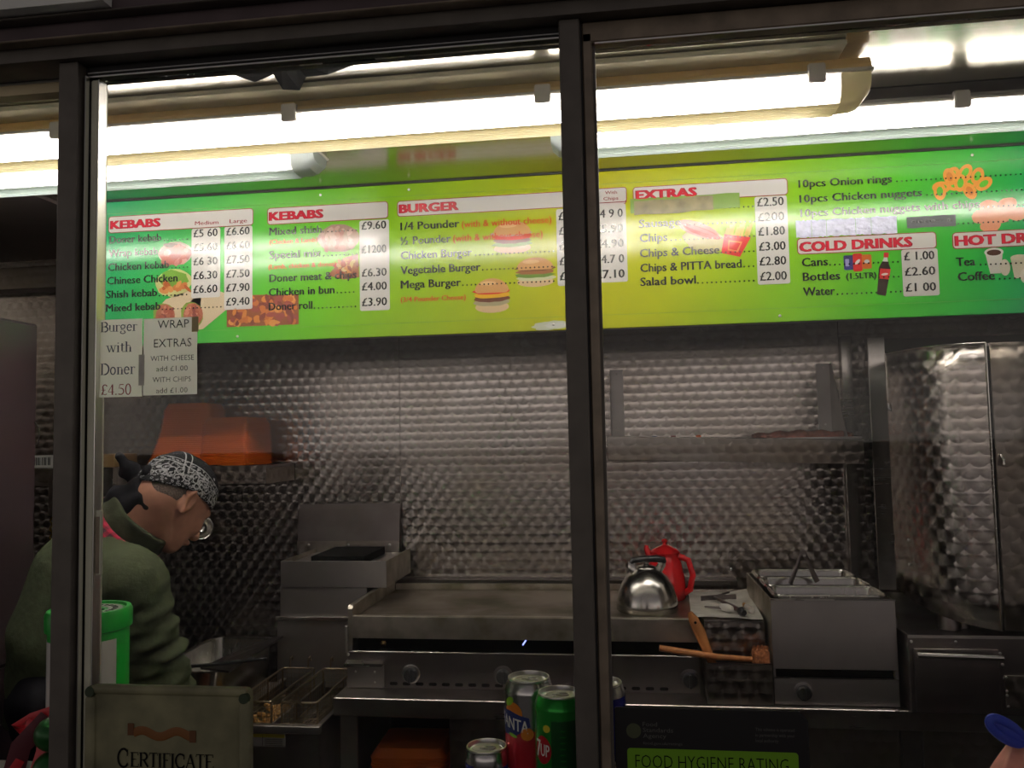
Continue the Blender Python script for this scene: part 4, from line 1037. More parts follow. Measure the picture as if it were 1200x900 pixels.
# garland of two green baubles and red ribbon tied round the tub
gar = thing('christmas_garland', 'red ribbon with two green baubles tied round the foot of the tub', 'decoration', (-0.83, 1.12, ZK))
for z, r in ((0.985, .024), (0.935, .026)):
    bm = B(); bmesh.ops.create_uvsphere(bm, u_segments=24, v_segments=16, radius=r, matrix=Matrix.Translation((-0.828, 1.112, z))); b_ = obj('bauble', bm, plain('green_bauble', (.01, .09, .015), .35, metal=.3), gar, True)
    bm = B(); lathe(bm, [(.005, r - .001), (.005, r + .004), (0, r + .005)], (-0.828, 1.112, z), 12); obj('bauble_cap', bm, silver, b_, True)
ribm = plain('red_satin_ribbon', (0.55, .02, .03), .35)
rib2 = plain('tartan_ribbon', (0.12, .02, .03), .5)
for pts, mt, wd in (([(-0.835, 1.125, 1.012), (-0.862, 1.115, 1.004), (-0.885, 1.11, .990), (-0.868, 1.11, .998), (-0.845, 1.115, .985), (-0.843, 1.112, .96), (-0.847, 1.10, .925), (-0.852, 1.10, .89)], ribm, .009),
                    ([(-0.840, 1.120, 1.005), (-0.868, 1.10, .970), (-0.878, 1.10, .935), (-0.884, 1.10, .90), (-0.893, 1.10, .873)], rib2, .014),
                    ([(-0.870, 1.10, .952), (-0.885, 1.095, .925), (-0.892, 1.095, .90), (-0.90, 1.10, .872)], ribm, .008)):
    bm = B(); tube(bm, pts, [(.0012, wd)] * len(pts), 8); obj('ribbon', bm, mt, gar, True)
# bag with blue tie at the right
bag = thing('tied_bag', 'pink bag tied at the neck with a blue ribbon, at the window edge', 'bag', (0.455, 1.06, ZK))
bm = B(); bmesh.ops.create_icosphere(bm, subdivisions=4, radius=1.0)
rn = random.Random(8)
for v in bm.verts:
    d = v.co.copy(); z = d.z
    k_ = 1 - .62 * max(0, z) ** 1.2
    fold = 1 + .06 * math.sin(math.atan2(d.y, d.x) * 9) * max(0, z + .2)
    v.co = Vector((0.458 + d.x * .052 * k_ * fold, 1.065 + d.y * .045 * k_ * fold, ZK + .085 + z * .083))
obj('bag_body', bm, M['pink'], bag, True)
bm = B(); tube(bm, [(0.452, 1.062, 1.028), (0.452, 1.062, 1.036)], [.017, .017], 16); obj('tie', bm, M['blue'], bag, True)
bm = B()
tube(bm, [(x, 1.045 + .25 * (x - .43), z) for x, z in ell(0.433, 1.046, .0235, .0085, -.62, 28)], [(.0045, .0055)] * 28, 10, closed=True)
obj('ribbon_loop', bm, M['blue'], bag, True)
bm = B(); bmesh.ops.create_uvsphere(bm, u_segments=20, v_segments=10, radius=1.0, matrix=Matrix.Translation((0.433, 1.047, 1.046)) @ Matrix.Rotation(.62, 4, 'Y') @ Matrix.Diagonal((.022, .0025, .008, 1))); obj('ribbon_fold', bm, M['blue'], bag, True)
bm = B(); tube(bm, [(0.455, 1.055, 1.034), (0.475, 1.045, 1.038), (0.492, 1.045, 1.022), (0.50, 1.045, 1.0)], [(.002, .008)] * 4, 8); obj('ribbon_tail', bm, M['blue'], bag, True)

# ------------------------------------------------------------------ bench and griddle
bench = thing('steel_bench', 'steel workbench carrying the griddle and the food warmer', 'bench', (0.4, 2.6, 0))
part_box('worktop', M['steel'], bench, -0.822, 1.74, 2.25, 2.94, 0.632, 0.682, 0.002)
for a, b, m_ in ((-0.815, -0.765, 'steel_grey'), (-0.500, -0.30, 'swirl_dark'), (-0.298, 0.20, 'swirl_dark'), (0.202, 0.690, 'swirl_dark'), (0.692, 0.742, 'steel_dark'), (0.744, 1.2, 'swirl_dark'), (1.202, 1.7, 'swirl_dark')):
    part_box('front_panel', M[m_], bench, a, b, 2.285, 2.295, 0.06, 0.631, 0.002)
part_box('shelf_back', M['void'], bench, -0.815, 1.7, 2.80, 2.81, 0.02, 0.631)
part_box('bottom_shelf', M['steel_dark'], bench, -0.815, 1.7, 2.30, 2.80, 0.36, 0.375)
for x in (-0.79, -0.40, 0.45, 1.65): part_box('leg', M['steel_grey'], bench, x, x + .03, 2.31, 2.34, 0.0, 0.36)

GX0, GX1 = -0.812, 0.192
gr = thing('griddle', 'long greasy steel griddle with gas knobs under the blank steel wall', 'griddle', (-0.3, 2.58, 0.682))
part_box('hot_plate', M['cast'], gr, GX0 + .016, GX1, 2.365, 2.80, 0.868, 0.879, 0.002)
bm = B(); prism(bm, [(2.345, .823), (2.345, .884), (2.349, .887), (2.368, .886), (2.368, .876), (2.362, .823)], 'x', GX0 + .016, GX1); obj('plate_front', bm, M['steel_x'], gr, 20)
for x in (GX0, GX1):
    bm = B(); prism(bm, [(2.350, .80), (2.350, .905), (2.358, .915), (2.78, .918), (2.805, .903), (2.805, .80)], 'x', x, x + .014)
    if x == GX0: obj('side_splash', bm, M['steel_x'], gr)
    else: bm.free()
part_box('back_splash', M['steel_x'], gr, GX0 + .015, GX1, 2.806, 2.818, 0.80, 0.898, 0.002)
part_box('burner_chamber', M['void'], gr, GX0 + .014, GX1, 2.40, 2.80, 0.70, 0.867)
part_box('casing_side', M['steel_grey'], gr, GX0 - .0015, GX0 + .012, 2.352, 2.82, 0.692, 0.823)
part_box('casing_side', M['steel_grey'], gr, GX1 - .012, GX1, 2.37, 2.82, 0.692, 0.79)
# control panel with pressed vent slots: upper sheet, strip with slots, lower sheet
part_box('control_panel', M['steel_dark'], gr, GX0, GX1, 2.350, 2.358, 0.682, 0.7825, 0.001)
part_box('panel_edge', M['steel_bright'], gr, GX0 + .012, GX1 - .06, 2.347, 2.3585, 0.7825, 0.7855, 0.0008)
# upright bracket at the left edge of the front
part_box('bracket', M['steel_grey'], gr, GX0 - .0075, GX0 + .0015, 2.341, 2.352, 0.782, 0.857, 0.001)
screw(gr, GX0 + .0, 2.349, 0.775, .005)
for i in range(24):
    x = -0.688 + i * 0.0385
    if 0.11 < x: break
    bm = B(); prism(bm, rrect(x, x + .0235, 0.694 - .0045, 0.694 + .0045, .0044, 4), 'y', 2.3492, 2.3499); obj('vent_slot', bm, M['void'], gr)
for x in (-0.624, -0.355, -0.08, 0.165):
    bm = B(); lathe(bm, [(.027, 0), (.027, .002), (.024, .003), (0, .003)], (x, 2.3498, .7225), 28, (0, -1, 0)); kd = obj('knob_plate', bm, M['steel_bright'] if x < -.5 else M['steel_dark'], gr, True)
    bm = B(); lathe(bm, [(.0205, .003), (.020, .016), (.017, .020), (0, .020)], (x, 2.3498, .7215), 24, (0, -1, 0)); box(bm, x - .003, x + .003, 2.322, 2.332, .7035, .7395, .001); obj('knob', bm, M['blackplastic'], kd, True)
tray = part_box('grease_drawer', M['steel_grey'], gr, -0.812, -0.703, 2.336, 2.3495, 0.6835, 0.7495, 0.002)
bm = B(); prism(bm, [(2.318, .749), (2.318, .757), (2.336, .760), (2.349, .760), (2.349, .7505), (2.322, .7505)], 'x', -0.814, -0.702); obj('drawer_lip', bm, M['steel_bright'], tray)
for x, z in ((-0.785, .73), (-0.728, .73), (-0.728, .70)): screw(tray, x, 2.336, z, .0035)
bm = B(); lathe(bm, [(0, -.012), (.009, -.008), (.012, 0), (.009, .008), (0, .012)], (-0.715, 2.385, .800), 14); obj('burner_nozzle', bm, plain('brass_nozzle', (.7, .5, .2), .25, metal=1), gr, True)
tube_ = B(); tube(tube_, [(-0.29, 2.372, .818), (-0.30, 2.366, .804)], .002, 6); obj('pilot_flame', tube_, plain('gas_flame', (.2, .25, .9), .5, emit=((.25, .3, 1), 2.5)), gr)

# orange polystyrene trays: one nested stack each
def tray_shell(name, loc, sx, sy, h, rotz=0.0, mat='orange'):
    """An upturned-lip takeaway tray, rim outermost."""
    bm = B()
    out = []
    for k_, (e, z) in enumerate(((1.0, 0.0), (1.0, .003), (.965, .003), (.91, h * .6), (.84, h), (.0, h))):
        ring = [bm.verts.new((x * sx * .5 * e if e else 0, y * sy * .5 * e if e else 0, z)) for x, y in rrect(-1, 1, -1, 1, .22, 4)] if e else [bm.verts.new((0, 0, z))]
        out.append(ring)
    for a, b in zip(out, out[1:]):
        n = len(a)
        for i in range(n):
            if len(b) == 1: bm.faces.new((a[i], a[(i + 1) % n], b[0]))
            else: bm.faces.new((a[i], a[(i + 1) % n], b[(i + 1) % n], b[i]))
    o = obj(name, bm, M[mat], None, 30); o.location = loc; o.rotation_euler = (0, 0, rotz)
    return o
def tray_stack(x, y, z, sx, sy, n, dz, lean, label, group, curve=0.0, taper=0.0, rz=0.0, tilt=0.0):
    first = None
    for i in range(n):
        u = i / max(1, n - 1)
        if first is None:
            o = first = tag(tray_shell('takeaway_tray', (0, 0, 0), sx, sy, .026, rz), label, 'tray', group)
        else:
            o = first.copy(); COL.objects.link(o)
            if i == n - 1: o['label'] = 'topmost ' + label
        o.location = (x + lean * u + curve * math.sin(PI * u) + .0012 * math.sin(i * 2.3), y + .001 * math.cos(i * 1.7), z + .0005 + i * dz)
        o.scale = (1 - taper * u, 1 - taper * u, 1)
        o.rotation_euler = (0, tilt * (1 - u), rz + .01 * math.sin(i * 1.3))
    first['label'] = 'lowest ' + label

# shelf on the back wall carrying the trays
sh = thing('wall_shelf', 'engine-turned steel shelf under the orange trays behind the man', 'shelf', (-1.75, 2.82, 1.31))
part_box('shelf_deck', M['steel_dark'], sh, -2.55, -1.222, 2.705, 2.945, 1.308, 1.318)
part_box('shelf_lip', M['swirl_dark'], sh, -2.55, -1.221, 2.700, 2.7045, 1.254, 1.3185, .001)
bm = B(); prism(bm, [(2.705, 1.254), (2.945, 1.254), (2.945, 1.3075), (2.705, 1.3075)], 'x', -1.226, -1.2215); obj('shelf_end', bm, M['swirl_dark'], sh)
sc_ = thing('shelf_box', 'small engine-turned steel box with pale edges on the wall below the cardboard carton', 'box', (-1.9, 2.69, 1.18))
part_box('box_body', M['swirl_dark'], sc_, -2.02, -1.775, 2.672, 2.698, 1.15, 1.319, .001)
part_box('box_edge', M['steel_bright'], sc_, -1.7745, -1.7715, 2.668, 2.698, 1.15, 1.319)
part_box('box_edge', M['steel_bright'], sc_, -2.02, -1.775, 2.668, 2.671, 1.3165, 1.3195)
tag(part_box('cardboard_carton', M['card'], None, -1.96, -1.80, 2.72, 2.86, 1.319, 1.366, .002), 'flat brown cardboard carton on the shelf beside the orange trays', 'box')
bc = thing('barcode_box', 'white box with a printed barcode on the shelf, left of the window post', 'box', (-2.1, 2.8, 1.319))
part_box('carton', M['white'], bc, -2.20, -2.03, 2.715, 2.84, 1.3195, 1.366, .002)
bm = B(); rn = random.Random(2); x = -2.165
while x < -2.045:
    wd = .001 + .003 * rn.random(); box(bm, x, x + wd, 2.7142, 2.7149, 1.330, 1.358); x += wd + .002 + .004 * rn.random()
o = obj('barcode', bm, M['ink'], bc); o['kind'] = 'stuff'
tray_stack(-1.590, 2.815, 1.3185, .205, .17, 30, .0068, .045, 'orange polystyrene tray nested in the taller leaning stack on the wall shelf', 'orange trays in the taller stack', curve=.010, taper=.14, rz=.05, tilt=.05)
tray_stack(-1.385, 2.81, 1.3185, .200, .185, 22, .0068, .004, 'orange polystyrene tray nested in the shorter stack nearer the shelf end', 'orange trays in the shorter stack', curve=.002, taper=.07, rz=-.12, tilt=.05)
tray_stack(-0.632, 2.42, 0.3755, .225, .20, 17, .0072, .0, 'orange polystyrene tray in the tall stack stored beneath the griddle', 'orange trays under the griddle', curve=.003, rz=.03)
# hanging twisted cord and ladle
bm = B(); tube(bm, [(-2.197 + .0035 * math.cos(i * .9), 2.926 + .0035 * math.sin(i * .9), 1.255 - i * .0045) for i in range(75)], .0028, 6)
tube(bm, [(-2.197, 2.93, 1.262), (-2.197, 2.947, 1.27)], .002, 6)
bmesh.ops.create_uvsphere(bm, u_segments=12, v_segments=8, radius=.009, matrix=Matrix.Translation((-2.197, 2.93, 1.262)))
tag(obj('twisted_cord', bm, plain('gold_cord', (.55, .38, .06), .4, metal=.4)), 'thin twisted golden cord hanging on the back wall by the dark cabinet', 'cord')
ld = thing('ladle', 'steel ladle hanging on the back wall beside the man\'s face', 'ladle', (-1.555, 2.9, 1.25))
bm = B(); R_ = .042
lathe(bm, [(R_ * math.sin(a), -R_ * math.cos(a)) for a in [PI / 2 * i / 8 for i in range(9)]] + [(R_ * 1.05, .001), (R_ * .95, 0)] + [(R_ * .95 * math.sin(a), -R_ * .95 * math.cos(a)) for a in [PI / 2 * i / 8 for i in range(7, -1, -1)]], (-1.560, 2.885, 1.085), 24, (.35, -.9, .3)); obj('bowl', bm, M['steel_mirror'], ld, True)
bm = B(); tube(bm, [(-1.590, 2.90, 1.10), (-1.600, 2.925, 1.16), (-1.602, 2.935, 1.24), (-1.602, 2.938, 1.245)], [(.002, .006)] * 4, 8); obj('handle', bm, M['steel_mirror'], ld, True)

# ------------------------------------------------------------------ fryer
fr2 = thing('deep_fryer', 'steel twin-basket deep fryer left of the griddle', 'fryer', (-0.98, 2.5, 0))
FX0, FX1, FY0, FY1, FZ = -1.120, -0.832, 2.170, 2.60, 0.629
part_box('front_panel', M['steel_dark'], fr2, FX0, FX1 - .002, FY0 + .006, FY0 + .012, 0.08, FZ - .022, .001)
part_box('side_panel', M['steel_dark'], fr2, FX1 - .012, FX1 - .002, FY0 + .013, 2.93, 0.08, FZ - .004)
part_box('side_panel', M['steel_dark'], fr2, FX0, FX0 + .010, FY0 + .013, 2.93, 0.08, FZ - .004)
part_box('rim_front', M['steel_grey'], fr2, FX0, FX1, FY0, FY0 + .02, FZ - .021, FZ, .002)
part_box('rim_side', M['steel_grey'], fr2, FX1 - .013, FX1, FY0 + .021, FY1, FZ - .004, FZ + .001, .001)
part_box('rim_side', M['steel_grey'], fr2, FX0, FX0 + .013, FY0 + .021, FY1, FZ - .004, FZ + .001, .001)
part_box('oil', M['oil'], fr2, FX0 + .013, FX1 - .013, FY0 + .021, FY1, FZ - .09, FZ - .085)
part_box('tank_divider', M['steel_grey'], fr2, -0.981, -0.975, FY0 + .021, FY1, FZ - .08, FZ - .004)
# column behind the tanks, stepped
part_box('column_lower', M['steel_grey'], fr2, -1.140, -0.835, 2.602, 2.93, 0.60, 0.818, .002)
part_box('column_ledge', M['steel_bright'], fr2, -1.142, -0.834, 2.590, 2.603, 0.814, 0.828, .002)
part_box('column_middle', M['steel_grey'], fr2, -1.130, -0.835, 2.604, 2.93, 0.8185, 0.9205, .001)
# open topped head box
hbx = (-1.126, -0.768, 2.598, 2.90, 0.921, 1.006)
part_box('head_front', M['steel_grey'], fr2, hbx[0], hbx[1], 2.598, 2.603, .921, 1.006, .001)
part_box('head_side', M['steel_x'], fr2, hbx[0], hbx[0] + .005, 2.6035, 2.90, .921, 1.006)
part_box('head_side', M['steel_x'], fr2, hbx[1] - .005, hbx[1], 2.6035, 2.90, .921, 1.006)
part_box('head_top', M['steel_grey'], fr2, hbx[0] + .006, hbx[1] - .006, 2.6035, 2.90, .985, .992)
part_box('control_slot', M['void'], fr2, -1.03, -0.85, 2.62, 2.86, .9925, 1.018)
# raised lid leaning on the wall
bm = B(); prism(bm, [(2.905, .985), (2.911, .985), (2.935, 1.165), (2.929, 1.165)], 'x', -1.196, -0.812); ldp = obj('raised_lid', bm, M['steel_dark'], fr2)
bm = B(); prism(bm, [(2.9035, .986), (2.9045, .986), (2.9095, 1.032), (2.9085, 1.032)], 'x', -1.196, -0.812); obj('lid_band', bm, M['swirl_dark'], ldp)
for x in (-1.15, -1.0, -0.845): screw(ldp, x, 2.904, 1.018, .005)
# rating label on the front
lb = part_box('warning_label', plain('grey_label', (.22, .21, .2), .5), fr2, -1.055, -0.930, FY0 + .0052, FY0 + .0058, 0.572, 0.634 - .028)
part_box('label_header', plain('yellow_label', (.45, .38, .02), .5), lb, -1.053, -0.932, FY0 + .0046, FY0 + .0051, 0.596, 0.605)
part_box('label_line', M['void'], lb, -0.9955, -0.9945, FY0 + .0046, FY0 + .0051, 0.573, 0.604)
for i in range(5):
    part_box('label_line', M['void'], lb, -0.988, -0.938, FY0 + .0046, FY0 + .0051, 0.575 + i * .004, 0.576 + i * .004)

def basket(cx, cy, zt, wx, wy, h, fill):
    b_ = thing('fryer_basket', 'wire frying basket with golden crumbs in the left tank' if fill else 'empty wire frying basket in the tank beside the griddle', 'basket', (cx, cy, zt - h), 'fryer baskets')
    x0, x1, y0, y1 = cx - wx / 2, cx + wx / 2, cy - wy / 2, cy + wy / 2
    bm = B(); tube(bm, [(x, y, zt) for x, y in rrect(x0, x1, y0, y1, .012, 3)], .0032, 6, closed=True); tube(bm, [(x, y, zt - h) for x, y in rrect(x0, x1, y0, y1, .012, 3)], .0025, 6, closed=True)
    for i in (0.0, .33, .66, 1.0):
        for xx in (x0, x1): tube(bm, [(xx, y0 + .006 + (wy - .012) * i, zt), (xx, y0 + .006 + (wy - .012) * i, zt - h)], .002, 5)
    obj('basket_frame', bm, M['wire'], b_, True)
    bm = B(); s = .0125; rw = .0007
    def bar(p, q_): tube(bm, [p, q_], rw, 3, cap=False)
    n = int(wx / s)
    for i in range(n + 1):
        x = x0 + wx * i / n
        for y in (y0, y1): bar((x, y, zt), (x, y, zt - h))
        bar((x, y0, zt - h), (x, y1, zt - h))
    n = int(wy / s)
    for i in range(n + 1):
        y = y0 + wy * i / n
        for x in (x0, x1): bar((x, y, zt), (x, y, zt - h))
        bar((x0, y, zt - h), (x1, y, zt - h))
    n = int(h / s)
    for i in range(1, n):
        z = zt - h * i / n
        for p, q_ in (((x0, y0, z), (x1, y0, z)), ((x0, y1, z), (x1, y1, z)), ((x0, y0, z), (x0, y1, z)), ((x1, y0, z), (x1, y1, z))): bar(p, q_)
    o = obj('wire_mesh', bm, M['wire'], b_); o['kind'] = 'stuff'
    bm = B()
    for dx in (-.03, .03): tube(bm, [(cx + dx, y1, zt), (cx + dx, y1 + .004, zt + .030), (cx + dx, y1 + .018, zt + .032), (cx + dx, y1 + .022, zt + .018)], .0028, 6)
    obj('hook', bm, M['wire'], b_, True)
    bm = B()
    for dx in (-.010, .010): tube(bm, [(cx + dx, y0, zt - .005), (cx + dx * .9, y0 - .03, zt + .015), (cx + dx * .8, y0 - .06, zt + .022)], .0028, 6)
    obj('handle_rod', bm, M['wire'], b_, True)
    if fill:
        bm = B(); rn = random.Random(4)
        for i in range(60):
            box(bm, *(lambda x, y, z, a: (x - a, x + a, y - a, y + a, z - a * .6, z + a * .6))(x0 + .012 + rn.random() * (wx - .024), y0 + .012 + rn.random() * .16, zt - h + .006 + rn.random() * .014, .006 + .004 * rn.random()), .002, rot=(rn.random(), rn.random(), rn.random() * 3))
        o = obj('crumbs', bm, M['chips'], b_); o['kind'] = 'stuff'
    return b_
basket(-1.040, 2.375, FZ + .050, .104, .33, .085, True)
basket(-0.906, 2.375, FZ + .050, .104, .33, .085, False)

# steel food pan left of the fryer, with a dark leaning lid
pan = thing('gastronorm_pan', 'deep rectangular steel pan with rolled rim, left of the fryer', 'pan', (-1.23, 2.42, 0.60))
def gn_pan(root, x0, x1, y0, y1, zt, h, r=.028, mat='steel_mirror', lip=.012, top=None):
    bm = B(); rings = []
    for e, z in ((lip, -.003), (lip, 0.0), (lip * .5, .0015), (0, 0), (-.002, -.006), (-.012, -h + .012), (-.022, -h)):
        rings.append([bm.verts.new((x, y, zt + z)) for x, y in rrect(x0 - e, x1 + e, y0 - e, y1 + e, r + e * .9 if r + e * .9 > .004 else .004, 5)])
    for a, b in zip(rings, rings[1:]):
        n = len(a)
        for i in range(n): bm.faces.new((a[i], a[(i + 1) % n], b[(i + 1) % n], b[i]))
    bm.faces.new(rings[-1])
    return obj('pan', bm, M[mat], root, 50)
gn_pan(pan, -1.352, -1.145, 2.215, 2.60, 0.757, .15, .04)
st = thing('low_steel_stand', 'low steel stand carrying the pan at the man\'s side', 'stand', (-1.4, 2.5, 0))
part_box('stand_top', M['steel'], st, -1.70, -1.145, 2.18, 2.64, 0.57, 0.604, .002)
part_box('stand_front', M['steel_dark'], st, -1.70, -1.145, 2.20, 2.21, 0.05, 0.569)
for x, y in ((-1.69, 2.22), (-1.18, 2.22), (-1.69, 2.6), (-1.18, 2.6)): part_box('leg', M['steel_grey'], st, x, x + .03, y, y + .03, 0, .569)
lid_ = thing('cover_sheet', 'dark steel cover sheet lying across the rim between the pan and the baskets', 'cover', (-1.12, 2.25, .7))
bm = B()
vs = [(-1.10, 2.19, .767), (-1.20, 2.22, .767), (-1.165, 2.50, .767), (-1.075, 2.50, .790)]
a = [bm.verts.new(v) for v in vs]; b = [bm.verts.new((x, y, z - .006)) for x, y, z in vs]
bm.faces.new(a); bm.faces.new(b[::-1])
for i in range(4): bm.faces.new((a[i], b[i], b[(i + 1) % 4], a[(i + 1) % 4]))
obj('lid_sheet', bm, M['steel_dark'], lid_)
bm = B(); tube(bm, [(-1.250, 2.19, .774), (-1.18, 2.22, .774), (-1.10, 2.25, .776), (-1.03, 2.28, .778)], [(.0035, .006), (.003, .005), (.003, .005), (.003, .004)], 8); obj('lid_handle', bm, M['blackplastic'], lid_, True)

# ------------------------------------------------------------------ things on the griddle's right end
kt = thing('kettle', 'domed stainless steel stovetop kettle with black handle', 'kettle', (0.058, 2.515, 0.8795))
kx, ky, kz = 0.0585, 2.495, 0.8795 - .0
R_ = .0905
prof = [(0, 0), (R_ * .97, 0), (R_, .004), (R_ * .995, .022), (R_ * .95, .045), (R_ * .84, .075), (R_ * .66, .100), (R_ * .46, .116), (R_ * .34, .121)]
bm = B(); lathe(bm, prof, (kx, ky, kz), 56); obj('body', bm, M['steel_mirror'], kt, 60)
bm = B(); lathe(bm, [(R_ * .34, .120), (R_ * .33, .126), (R_ * .22, .130), (R_ * .10, .131), (.006, .136), (.010, .143), (0, .146)], (kx, ky, kz), 32); obj('lid', bm, M['steel_mirror'], kt, 60)
bm = B(); tube(bm, [(kx - .035, ky - .02, kz + .110), (kx - .044, ky - .02, kz + .128), (kx - .043, ky - .015, kz + .142)], [(.004, .012)] * 3, 8)
tube(bm, [(kx + .035, ky + .02, kz + .112), (kx + .046, ky + .02, kz + .128), (kx + .047, ky + .015, kz + .142)], [(.004, .012)] * 3, 8); obj('handle_bracket', bm, M['steel_mirror'], kt, True)
bm = B(); tube(bm, [(kx - .046, ky - .02, kz + .139), (kx - .040, ky - .018, kz + .147), (kx - .01, ky - .01, kz + .150), (kx + .03, ky + .005, kz + .149), (kx + .052, ky + .015, kz + .144), (kx + .056, ky + .018, kz + .137)], [.006, .0085, .009, .010, .0095, .006], 14); obj('handle', bm, M['blackplastic'], kt, True)
bm = B(); tube(bm, [(kx - .03, ky + .05, kz + .07), (kx - .045, ky + .095, kz + .10), (kx - .05, ky + .11, kz + .115)], [.022, .015, .012], 14); obj('spout', bm, M['steel_mirror'], kt, True)

pt = thing('coffee_pot', 'tall red enamel coffee pot with hinged lid, behind the kettle', 'pot', (0.115, 2.66, 0.8795))
px, py_, pz = 0.122, 2.665, 0.8795
bm = B(); lathe(bm, [(0, 0), (.058, 0), (.063, .006), (.064, .03), (.060, .07), (.052, .11), (.045, .138), (.046, .144)], (px, py_, pz), 40); obj('body', bm, M['red'], pt, True)
bm = B(); lathe(bm, [(.049, .143), (.049, .147), (.038, .156), (.018, .165), (.007, .168), (.006, .174), (.010, .180), (.007, .187), (0, .189)], (px, py_, pz), 36); obj('lid', bm, M['red'], pt, True)
bm = B(); tube(bm, [(px - .03, py_, pz + .12), (px - .05, py_ - .005, pz + .138), (px - .058, py_ - .006, pz + .160), (px - .056, py_ - .006, pz + .168)], [.018, .012, .008, .006], 12); obj('spout', bm, M['red'], pt, True)
bm = B(); tube(bm, [(px + .042, py_ - .02, pz + .135), (px + .070, py_ - .035, pz + .125), (px + .082, py_ - .04, pz + .08), (px + .072, py_ - .035, pz + .035), (px + .055, py_ - .025, pz + .022)], [(.006, .010)] * 5, 12); obj('handle', bm, M['red'], pt, True)

# tool rest box beside the griddle with greasy paper and tools
rb = thing('tool_box_rest', 'engine-turned steel box beside the griddle covered with greasy paper', 'box', (0.29, 2.5, .682))
part_box('box_body', M['swirl'], rb, 0.2075, 0.368, 2.335, 2.80, 0.6835, 0.884, .0015)
part_box('box_edge', M['steel_bright'], rb, 0.2075, 0.368, 2.3335, 2.3348, 0.8815, 0.8850)
bm = wavy_sheet(0.175, 0.366, 0, 1, 0, 0.0, 3, 14, 14, 0)
rn = random.Random(12)
for v in bm.verts:
    u, t_ = (v.co.x - .175) / .191, v.co.z
    v.co = Vector((v.co.x + (.02 * t_), 2.352 + .37 * t_ + .012 * math.sin(u * 5), .8868 + .0026 * abs(math.sin(u * 7 + t_ * 5)) + .001 * rn.random() + (.016 * max(0, t_ - .85) / .15 * max(0, u - .6) / .4)))
tag(obj('greasy_paper', bm, M['paper_flat'], None, True), 'crumpled greasy white paper under the tools beside the kettle', 'paper')
def tool(name, label, cat, parts):
    r_ = thing(name, label, cat, parts[0][1][0])
    for nm, pts, rad, mt in parts:
        bm = B(); tube(bm, pts, rad, 10); obj(nm, bm, M[mt], r_, True)
    return r_
zt = .894
tool('serving_spoon', 'dark handled metal spoon lying across the greasy paper', 'spoon', [('handle', [(0.262, 2.60, zt + .004), (0.285, 2.50, zt + .006), (0.309, 2.385, zt + .009)], [(.004, .004), (.005, .006), (.006, .008)], 'steel_dark'), ('knob_end', [(0.309, 2.386, zt + .009), (0.314, 2.372, zt + .009), (0.318, 2.356, zt + .007)], [.008, .013, .008], 'blackplastic')])
tool('scraper', 'metal scraper lying behind the tools on the paper', 'scraper', [('blade', [(0.222, 2.58, zt + .003), (0.275, 2.60, zt + .003), (0.330, 2.61, zt + .003)], [(.002, .008)] * 3, 'steel_dark'), ('bar', [(0.270, 2.60, zt + .007), (0.315, 2.655, zt + .008)], [.003, .003], 'steel_dark')])
tool('whisk_handle_tool', 'grey ended steel tool lying on the greasy paper in front', 'utensil', [('shaft', [(0.222, 2.46, zt + .003), (0.255, 2.435, zt + .005), (0.268, 2.425, zt + .006)], [.003, .004, .005], 'steel_dark'), ('grip', [(0.266, 2.432, zt + .0095), (0.280, 2.412, zt + .0095), (0.292, 2.400, zt + .009)], [(.008, .009), (.010, .012), (.006, .008)], 'clip')])
tool('lighter', 'small white and yellow lighter on the paper by the food warmer', 'lighter', [('body', [(0.345, 2.395, zt + .007), (0.335, 2.440, zt + .007)], [(.007, .010), (.007, .010)], 'white'), ('button', [(0.334, 2.443, zt + .008), (0.332, 2.462, zt + .010)], [(.007, .009), (.004, .006)], 'chips')])
bpy.data.objects['whisk_handle_tool'].name = 'small_utensil'
# holder hooked on the bench front with wooden brushes
ho = thing('brush_holder', 'engine-turned steel holder in front of the griddle, full of wooden brushes', 'holder', (0.29, 2.29, .69))
part_box('holder_front', M['swirl_dark'], ho, 0.2035, 0.3725, 2.262, 2.2645, 0.6835, 0.790, .0008)
part_box('holder_edge', M['steel_bright'], ho, 0.2035, 0.3725, 2.2605, 2.2618, 0.7885, 0.7915)
part_box('holder_side', M['swirl_dark'], ho, 0.2035, 0.206, 2.265, 2.340, 0.6835, 0.790)
part_box('holder_side', M['swirl_dark'], ho, 0.370, 0.3725, 2.265, 2.332, 0.6835, 0.790)
part_box('holder_back', M['steel_dark'], ho, 0.2065, 0.3695, 2.330, 2.332, 0.6835, 0.788)
part_box('holder_bottom', M['steel_dark'], ho, 0.2065, 0.3695, 2.265, 2.329, 0.6835, 0.686)
wb1 = thing('wooden_brush', 'flat wooden brush handle with a hanging hole, standing up in the holder', 'brush', (0.225, 2.30, .70))
bm = B(); tube(bm, [(0.1675, 2.303, .914), (0.176, 2.303, .895), (0.190, 2.302, .865), (0.205, 2.300, .825), (0.224, 2.297, .775), (0.240, 2.297, .70)], [(.006, .006), (.007, .0135), (.007, .0155), (.007, .013), (.007, .011), (.007, .011)], 12); obj('handle', bm, M['wood'], wb1, True)
bm = B(); lathe(bm, [(0, 0), (.0038, 0), (.0038, .0005), (0, .0006)], (0.1805, 2.2945, .888), 12, (0, -1, 0)); obj('hanging_hole', bm, M['void'], wb1)
wb2 = thing('wooden_brush', 'long round wooden brush handle lying across the holder with a rusty head', 'brush', (0.3, 2.29, .80))
bm = B(); tube(bm, [(0.082, 2.285, .822), (0.15, 2.285, .812), (0.24, 2.284, .800), (0.34, 2.284, .795)], [.0085, .0090, .0085, .007], 12); obj('handle', bm, M['wood'], wb2, True)
bm = B(); box(bm, 0.325, 0.3685, 2.268, 2.302, .778, .822, .006, 2)
